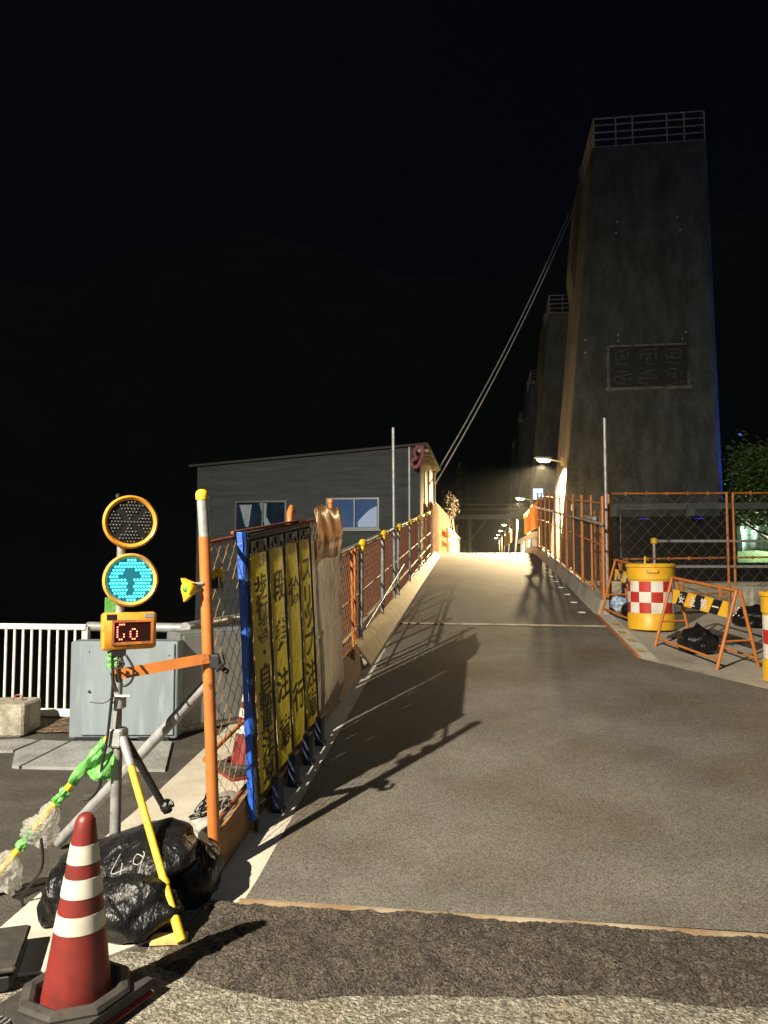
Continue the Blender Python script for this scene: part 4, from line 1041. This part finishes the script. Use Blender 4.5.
# taller boards past the crest, right
GX = "orange boards on the right past the crest"
for i in range(6):
    ya = 24.0 + i * 2.4 if i < 4 else 50 + (i - 4) * 10
    wd_ = 2.3 if i < 4 else 6.0
    mb_ = MB().box((1.80, ya + wd_ / 2, zr(ya) + 1.3), (.05, wd_, .84))
    for k in range(6): mb_.box((1.757, ya + .1 + wd_ / 6.3 * k, zr(ya) + 1.3), (.03, .08, .86))
    single("orange_hoarding", mb_, yellow_m if i % 2 else orange_m, ORD[i] + " orange board on the right side past the crest", "hoarding", GX)
wb2 = thing("white_barrier", "white beam barrier on the right past the crest", "barrier", (1.66, 30, zr(30)))
MB().box((1.66, 30.5, zr(30) + .62), (.10, 12, .16)).build("barrier_rail", white_m, wb2)
for yy in (26, 30, 34): MB().box((1.70, yy, zr(30) + .31), (.16, .24, .62)).build("barrier_post", white_m, wb2)
bs = thing("lit_sign", "small lit blue and white sign above the end of the right fence", "sign", (2.45, 34.6, 1.9))
pz = atY(538, 494, 34.6)
MB().box(pz, (.44, .06, .50), bev=.01).build("sign_panel", bluesign_m, bs)
m_ = MB()
for k in range(3):
    m_.box(pz + V((-.13 + .13 * k, -.034, .12)), (.09, .008, .10)); m_.box(pz + V((-.13 + .13 * k, -.034, -.10)), (.07, .008, .13))
m_.build("sign_marks", wsign_m, bs)
MB().tube([(pz.x, 34.65, zr(34)), (pz.x, 34.65, pz.z - .15)], .05, 10).build("post", cream_m, bs)
# studs
GSt = "white studs along the right road edge"
for i, (x_, y_) in enumerate(((581.7, 613), (573.9, 603), (567, 595), (561, 588), (556, 582), (551.6, 577), (548, 573), (545, 569.5))):
    p = onramp(x_, y_); single("road_stud", MB().box((p.x, p.y, zr(p.y) + .012), (.10, .16, .014), bev=.004), stud_m, ("nearest" if i == 0 else ORD[i]) + " small white stud along the right road edge, counted from the camera", "road stud", GSt)
for i, (x_, y_) in enumerate(((612, 624), (618, 632), (627, 640), (635, 650))):
    p = onramp(x_ + 4, y_); struct("edge_marking", MB().box((p.x, p.y, zr(p.y) + .006), (.09, .22, .004)), ymark_m)
struct("road_edge_board", MB().prism([(1.735, 9.0, zr(9) - .0), (1.765, 9.0, zr(9) - .0), (1.765, 9.0, zr(9) + .022), (1.735, 9.0, zr(9) + .022)], V((RX(12) - 1.86 + -.04, 2.95, SL * 2.95)), 1.0), orangedk_m)

# ================================================================== RIGHT: lateral fence, barrels, barricades
A_ = V((2.02, 12.9, 0)); B_ = V((4.14, 13.42, 0))
def lat(t, h): 
    p = A_.lerp(B_, t); return V((p.x, p.y, zr(12.9) + .03 * t + h))
gz0 = zr(12.9)
def make_lpanel(t0, t1, lab):
    p0, p1 = A_.lerp(B_, t0), A_.lerp(B_, t1)
    o = thing("mesh_fence", lab, "fence panel", (p0.x, p0.y, gz0), 0, "orange chain-link panels across the platform")
    f = MB(); zt_, zm_ = 1.86, .76
    d = (p1 - p0).normalized()
    def q_(t, h): return lat(t, h)
    e = .03 / (B_ - A_).length
    f.tube([q_(t0 + e, 0), q_(t0 + e, zt_ + .02)], .022, 10).tube([q_(t1 - e, 0), q_(t1 - e, zt_ + .02)], .022, 10)
    for h in (.16, zm_, zt_): f.tube([q_(t0, h), q_(t1, h)], .016, 8)
    for k in range(1, 6):
        for h in (zm_, zt_): f.tube([q_(t0 + (t1 - t0) * k / 6, h - .03), q_(t0 + (t1 - t0) * k / 6, h + .03)], .020, 6)
    f.build("panel_frame", orangedk_m, o, smooth=60)
    me = MB(); ln_ = (p1 - p0).length - .06
    nrm = V((d.y, -d.x, 0))
    chain(me, ln_, 1.64, .115, .0032, P=lambda x, z, oo: q_(t0 + e + (t1 - t0 - 2 * e) * x / ln_, .17 + z) + nrm * (oo))
    me.build("wire_mesh", wired_m, o); return o
make_lpanel(0, 1, "orange framed chain-link panel behind the nearer barrel")
make_lpanel(1.025, 2.0, "orange framed chain-link panel at the right picture edge before the lit tree")
single("tall_pole", MB().tube([(2.0, 12.7, zr(12.7)), (2.0, 12.7, atY(606, 418, 12.7).z)], .026, 12), galv_m, "tall thin steel pole standing where the two right fences meet", "pole", smooth=60)
single("fence_post", MB().tube([(2.0, 12.45, zr(12.4)), (2.0, 12.45, zr(12.4) + 1.86)], .025, 12), orange_m, "orange corner post close to the tall steel pole", "post", smooth=60)
# handrail behind
hr = thing("handrail", "grey pipe handrail with a yellow end clamp behind the chain-link panels", "handrail", (4, 17, 1))
ha = atY(654, 541, 17.0); hl = atY(664, 566.5, 17.0); h3 = atY(690, 588, 17.0)
MB().tube([ha, V((9.5, 17.8, ha.z))], .032, 10).tube([V((hl.x, 17, hl.z)), V((9.5, 17.8, hl.z))], .032, 10).tube([V((ha.x, 17, ha.z)), V((ha.x, 17, -.5))], .03, 10).tube([V((h3.x, 17, h3.z)), V((9.5, 17.8, h3.z))], .05, 10).build("pipes", galv_m, hr, smooth=60)
MB().lathe([(.03, -.07), (.07, -.05), (.07, .05), (.03, .07)], ha, 14).build("end_clamp", ycap_m, hr, smooth=50)

# barrels
def make_barrel(loc, lab, rz):
    o = thing("traffic_barrel", lab, "traffic barrel", loc, rz, "yellow barrels with red and white checks")
    prof = [(.30, 0), (.318, .012), (.318, .20), (.308, .215), (.305, .23), (.305, .665), (.308, .68), (.318, .69), (.318, .845), (.335, .855), (.335, .885), (.318, .90), (.29, .90), (.28, .875), (.05, .872)]
    MB().lathe(prof, (0, 0, 0), 56).build("drum", yellow_m, o, world=False, smooth=40)
    for colour, mat_, par in (("red_checks", conered_m, 0), ("white_checks", checkw_m, 1)):
        m2 = MB(); nseg = 12
        for r_ in range(3):
            for c_ in range(nseg):
                if (r_ + c_) % 2 != par: continue
                z0, z1 = .232 + r_ * .143, .232 + (r_ + 1) * .143
                rows_ = []
                for k in range(6):
                    a = 2 * math.pi * (c_ + k / 5) / nseg; rows_.append([V((.3085 * math.cos(a), .3085 * math.sin(a), z0)), V((.3085 * math.cos(a), .3085 * math.sin(a), z1))])
                m2.quad_strip(rows_, close=False, cap=False)
        m2.build(colour, mat_, o, world=False, smooth=60)
    MB().box((.02, -.325, .80), (.16, .03, .05), bev=.01).build("handle", yellow_m, o, world=False)
    MB().tube([(-.07, -.24, .87), (-.07, -.24, 1.0)], .012, 8).build("peg", ycap_m, o, world=False)
    MB().box((-.14, -.2, .905), (.14, .08, .06), bev=.01).build("latch", black_m, o, world=False)
    return o
b1 = onramp(652, 633)
bdir = V((b1.x, b1.y, 0)).normalized(); bl1 = b1 + V((bdir.x * .30, bdir.y * .30, 0)); bl1.z = zr(bl1.y)
barrel = make_barrel(bl1, "yellow checked barrel standing beside the nearer striped barricade", R(-12))
bl2 = V((3.10, 8.05, zr(8.05)))
dup(barrel, bl2, R(20), "yellow checked barrel cut off by the right picture edge")
# barricades
def make_barricade(loc, rz, lab):
    o = thing("a_frame_barricade", lab, "barricade", loc, rz, "orange folding barricades")
    Wd, D, Hh = 1.24, .50, .84
    for sx in (-1, 1):
        for sy in (-1, 1):
            MB().tube([(sx * Wd / 2, 0 + sy * .02, Hh), (sx * Wd / 2, sy * D / 2, 0)], .019, 10).build("leg", orange_m, o, world=False, smooth=60)
    MB().tube([(-Wd / 2, -.02, Hh), (Wd / 2, -.02, Hh)], .018, 10).tube([(-Wd / 2, .03, Hh - .02), (Wd / 2, .03, Hh - .02)], .014, 8).build("top_bar", orange_m, o, world=False, smooth=60)
    for sy in (-1, 1):
        MB().tube([(-Wd / 2, sy * .22, .10), (Wd / 2, sy * .22, .10)], .015, 8).build("lower_bar", orange_m, o, world=False, smooth=60)
    MB().tube([(Wd / 2, -.165, .30), (Wd / 2, .165, .30)], .012, 8).tube([(-Wd / 2, -.165, .30), (-Wd / 2, .165, .30)], .012, 8).build("side_bar", orange_m, o, world=False, smooth=60)
    for x in (-.36, .36): MB().box((x, -.035, Hh - .06), (.03, .02, .13)).build("board_strap", orangedk_m, o, world=False)
    yb0, yb1 = Hh - .13, Hh - .30
    def bpnt(x, z, e=0): return V((x, -.05 - (Hh - z) * .09 - e, z))
    bd = MB().quad_strip([[bpnt(-.53, yb0), bpnt(.53, yb0), bpnt(.53, yb1), bpnt(-.53, yb1)], [bpnt(-.53, yb0, -.012), bpnt(.53, yb0, -.012), bpnt(.53, yb1, -.012), bpnt(-.53, yb1, -.012)]]).build("stripe_board", yellow_m, o, world=False)
    st_ = MB()
    for k in (-.33, .0, .33):
        st_.quad_strip([[bpnt(k - .04, yb0, .002), bpnt(k + .12, yb0, .002), bpnt(k + .04, yb1, .002), bpnt(k - .12, yb1, .002)]], True, False)
        b0 = len(st_.v) - 4; st_.f.append((b0, b0 + 1, b0 + 2, b0 + 3))
    st_.build("black_stripe", ink_m, bd, world=False)
    lt = MB()
    for chx, x in zip("安全第一", (-.33, -.11, .11, .33)):
        me = MB().mesh(text_mesh(chx, .125, .001, .002))
        if not me.v: continue
        cx = (max(v.x for v in me.v) + min(v.x for v in me.v)) / 2; cy = (max(v.y for v in me.v) + min(v.y for v in me.v)) / 2
        ey = (bpnt(0, 1) - bpnt(0, 0)).normalized(); ex = V((1, 0, 0))
        me.xf(basis(ex, ey, ex.cross(ey), bpnt(x, (yb0 + yb1) / 2, .006)) @ Matrix.Translation((-cx, -cy, 0)))
        b0 = len(lt.v); lt.v += me.v; lt.f += [tuple(b0 + k for k in f) for f in me.f]
    lt.build("lettering", checkw_m, bd, world=False, recalc=False)
    return o
FL, FR_ = V((2.08, 9.69, 0)), V((2.46, 8.50, 0)); dd = (FR_ - FL).normalized(); nn = V((-dd.y, dd.x, 0))
mid_ = (FL + FR_) / 2 + nn * .25
bang = math.atan2(dd.y, dd.x)
def sloped(o, loc):
    o.rotation_euler = (0, 0, 0); o.rotation_mode = 'QUATERNION'
bar = make_barricade((mid_.x, mid_.y, zr(mid_.y)), bang, "orange folding barricade with black striped board beside the barrel")
# follow the slope of the platform
tiltq = Matrix.Rotation(math.atan(SL), 4, 'X')
bar.rotation_euler = (tiltq @ Matrix.Rotation(bang, 4, 'Z')).to_euler()
m2_ = V((2.16, 11.45, 0)); bang2 = R(-78)
bar2 = dup(bar, (m2_.x, m2_.y, zr(m2_.y)), None, "orange folding barricade half hidden behind the nearer barrel")
bar2.rotation_euler = (tiltq @ Matrix.Rotation(bang2, 4, 'Z')).to_euler()
GBB = "black sandbags on the right platform"
p = V((2.50, 9.38, zr(9.38)))
single("sandbag", blob(p + V((0, 0, .12)), (.22, .24, .19), 21, base=p.z, wr=.22, knot=.05), bag_m, "crumpled black bag under the nearer barricade", "sandbag", GBB, smooth=180)
p = V((2.12, 11.5, zr(11.5)))
single("sandbag", blob(p + V((0.04, 0, .12)), (.16, .2, .17), 22, base=p.z), bag_m, "small black bag under the barricade behind the barrel", "sandbag", GBB, smooth=180)
single("litter_bag", blob(V((2.02, 11.75, zr(11.75) + .2)), (.14, .16, .11), 23, base=zr(11.7), wr=.3), litter_m, "blue and white plastic bundle beside the tall steel pole", "bag", smooth=180)
p = V((3.75, 11.1, zr(11.1)))
single("sandbag", blob(p + V((0, 0, .13)), (.3, .26, .17), 24, base=p.z, wr=.28), bag_m, "dark bag lying before the fence at the right picture edge", "sandbag", GBB, smooth=180)
single("concrete_block", MB().box((4.15, 12.4, zr(12.4) + .18), (.5, .4, .42), Matrix.Rotation(R(30), 3, 'Z'), bev=.03), block_m, "brown weathered block behind the barrel at the right edge", "concrete block")
single("dark_pad", MB().box((2.80, 10.2, zr(10.2) + .012), (.8, .5, .012), Matrix.Rotation(math.atan(SL), 3, 'X') @ Matrix.Rotation(R(-30), 3, 'Z')), rubber_m, "flat dark mat on the concrete between barrel and barricade", "mat")

# ================================================================== TREES
def tree(name, lab, base, ht, crown_c, crown_r, nleaf, lsize, lmat, seed, group=None, tr=.2):
    rd = random.Random(seed); o = thing(name, lab, "tree", base, 0, group); base = V(base)
    cc_ = V(crown_c); tk = MB()
    tk.tube([base, base.lerp(cc_, .5) + V((.15, 0, 0)), cc_], [tr, tr * .7, tr * .35], 10)
    ends = []
    for k in range(16):
        d = V((rd.gauss(0, 1), rd.gauss(0, 1), rd.gauss(0, .8))).normalized()
        e = cc_ + V((d.x * crown_r[0], d.y * crown_r[1], d.z * crown_r[2])) * rd.uniform(.5, .95); st = base.lerp(cc_, rd.uniform(.5, .95))
        tk.tube([st, st.lerp(e, .5) + V((0, 0, -.2)), e], [tr * .3, tr * .2, .02], 6); ends.append(e)
    t_ = tk.build("trunk", bark_m, o, smooth=60)
    lf = MB()
    for k in range(nleaf):
        e = rd.choice(ends); p = e + V((rd.gauss(0, .32) * crown_r[0], rd.gauss(0, .32) * crown_r[1], rd.gauss(0, .26) * crown_r[2]))
        a = V((rd.gauss(0, 1), rd.gauss(0, 1), rd.gauss(0, .5))).normalized(); b = a.cross(V((rd.gauss(0, 1), rd.gauss(0, 1), rd.gauss(0, 1)))).normalized()
        s_ = lsize * rd.uniform(.6, 1.4); i0 = len(lf.v)
        lf.v += [p - a * s_, p + b * s_ * .45, p + a * s_, p - b * s_ * .45]; lf.f.append((i0, i0 + 1, i0 + 2, i0 + 3))
    lf.build("crown", lmat, o, recalc=False)
    return o
tc_ = atY(752, 520, 31)
tree("broadleaf_tree", "green tree lit from below behind the right chain-link panel", (tc_.x + 2.6, 32, -.3), 6, (tc_.x + .6, 31, 4.5), (2.4, 2.0, 1.55), 13000, .085, leaf_m, 3)
tree("broadleaf_tree", "dim leafy tree rising at the right picture edge above the lit one", (12.6, 35, -.3), 8, (12.6, 35, 4.9), (2.6, 2.5, 1.7), 9000, .10, leafd_m, 5, tr=.26)
tree("leaning_tree", "dark leaning trunk with sparse leaves beside the pier, right of the beam", (9.9, 27.6, -.5), 4, (10.9, 27.8, 3.5), (.9, .7, .7), 1500, .08, leafd_m, 8, tr=.2)
single("turquoise_sheet", MB().grid(lambda u, v: (10.9 + 4.5 * u, 36 + .08 * math.sin(u * 40), 1.7 + 1.4 * v), 80, 4), turq_m, "pale turquoise sheet fence glowing behind the lit tree", "fence")
brown_leaf = M("brown_leaf", (.025, .016, .008), (.016, .011, .007), 3, rough=.8)
tb_ = atY(451, 507, 31)
tree("dry_shrub", "brown shrub above the orange boards on the left past the crest", (tb_.x, 31, zr(31) - .5), 2, (tb_.x, 31, tb_.z), (.3, .3, .55), 700, .06, brown_leaf, 6, tr=.05)
tcf = atY(463, 500, 75)
o = thing("conifer", "dark narrow conifer beyond the crest left of the lamps", "tree", (tcf.x, 75, -6))
MB().tube([(tcf.x, 75, -6), (tcf.x, 75, atY(463, 462, 75).z)], [.3, .03], 8).build("trunk", bark_m, o)
rd = random.Random(4); lf = MB(); zt_ = atY(463, 460, 75).z
for k in range(4200):
    t_ = rd.random() ** .8; z = zt_ - t_ * (zt_ - 0); r_ = (.1 + 1.5 * t_ ** .6) * (.5 + .5 * abs(math.sin(z * 2.2))) * rd.random() ** .4; a_ = rd.uniform(0, 6.28)
    p = V((tcf.x + r_ * math.cos(a_), 75 + r_ * math.sin(a_), z)); s_ = .18; d1 = V((math.cos(a_), math.sin(a_), -.5)); d2 = V((-math.sin(a_), math.cos(a_), 0))
    i0 = len(lf.v); lf.v += [p, p + d2 * s_ * .4 + d1 * s_ * .8, p + d1 * s_ * 2, p - d2 * s_ * .4 + d1 * s_ * .8]; lf.f.append((i0, i0 + 1, i0 + 2, i0 + 3))
lf.build("crown", leafd_m, o, recalc=False)
# far gantry
gy = 60
ga = atY(468, 517, gy); gb = atY(503, 517, gy)
gt = thing("pipe_gantry", "dim pipe gantry crossing over the far end of the bridge", "gantry", (0, gy, 1.8))
MB().beam((ga.x - 2, gy, ga.z), (gb.x + 2, gy, ga.z), .3, .35).tube([(ga.x - 2, gy, ga.z + 1.0), (gb.x + 2, gy, ga.z + 1.0)], .06, 6).tube([(ga.x - 2, gy, ga.z + .6), (gb.x + 2, gy, ga.z + .6)], .06, 6).build("girder", beam_m, gt)
MB().tube([(ga.x + .1, gy, 1.8), (ga.x + .1, gy, ga.z)], .16, 8).tube([(ga.x + .1, gy, ga.z - 1.9), (ga.x + 1.6, gy, ga.z - .1)], .08, 8).build("support_leg", beam_m, gt)
single("light_column", MB().tube([(ga.x - .85, 58, 1.8), (ga.x - .85, 58, 4.2)], .12, 8), cream_m, "cream post below the conifer on the left past the crest", "post", smooth=60)

# ================================================================== LIGHTS OF THE PLACE
# tall street lamp behind the photographer that throws the long shadows
KX, KY, KZ = -5.7, -4.0, 7.15
kl = thing("street_lamp", "tall street lamp on the left bank behind the photographer", "street lamp", (KX - 1.4, KY, 0))
MB().tube([(KX - 1.4, KY, 0), (KX - 1.4, KY, KZ - .2)], [.11, .06], 14).build("lamp_post", galv_m, kl, smooth=60)
MB().tube([(KX - 1.4, KY, KZ - .25), (KX - .9, KY, KZ + .12), (KX - .25, KY, KZ + .16)], .035, 10).build("arm", galv_m, kl, smooth=60)
MB().box((KX, KY, KZ + .16), (.62, .26, .12), bev=.03).build("lamp_head", galv_m, kl)
MB().box((KX, KY, KZ + .092), (.46, .2, .016)).build("lamp_lens", lampon_m, kl)
light("key_street_light", 'SPOT', (KX, KY, KZ), 17000, (1.0, .89, .70), aim=(KX + .85, KY + 2.55, KZ - 2.6), size=.07, angle=122, blend=.9)
# floodlight in the trees and the blue one by the pier
fl = thing("floodlight", "small floodlight on the bank lighting the trees", "floodlight", (15.7, 33, 1))
MB().box((15.7, 33.0, 2.55), (.2, .4, .3), bev=.03).tube([(15.7, 33, -.6), (15.7, 33, 2.4)], .04, 8).build("body", black_m, fl)
light("flood_light", 'SPOT', (15.45, 33.1, 2.6), 14000, (.82, 1.0, .80), aim=(11.2, 33.9, 3.4), size=.12, angle=68, blend=.5)
bf_ = thing("floodlight", "blue floodlight on the bank beside the pier", "floodlight", (9.3, 28.0, -1.0))
MB().box((9.3, 28.0, -.05), (.3, .3, .3), bev=.03).tube([(9.3, 28.0, -5.9), (9.3, 28.0, -.1)], .04, 8).build("body", black_m, bf_)
light("blue_flood_light", 'SPOT', (9.05, 27.97, .2), 14000, (.06, .12, 1.0), aim=(8.42, 28.12, 12), size=.1, angle=14, blend=.4)


# thin night haze over the whole place
hz = MB().box((0, 70, 24), (70, 190, 64)).build("haze", black_m, None); hz["kind"] = "stuff"
hm = bpy.data.materials.new("night_haze"); hm.use_nodes = True; n_ = hm.node_tree.nodes; n_.clear()
o_ = n_.new("ShaderNodeOutputMaterial"); v_ = n_.new("ShaderNodeVolumePrincipled"); v_.inputs["Density"].default_value = .0002
v_.inputs["Anisotropy"].default_value = .5; v_.inputs["Color"].default_value = (.85, .88, .9, 1)
hm.node_tree.links.new(v_.outputs[0], o_.inputs["Volume"]); hz.data.materials[0] = hm
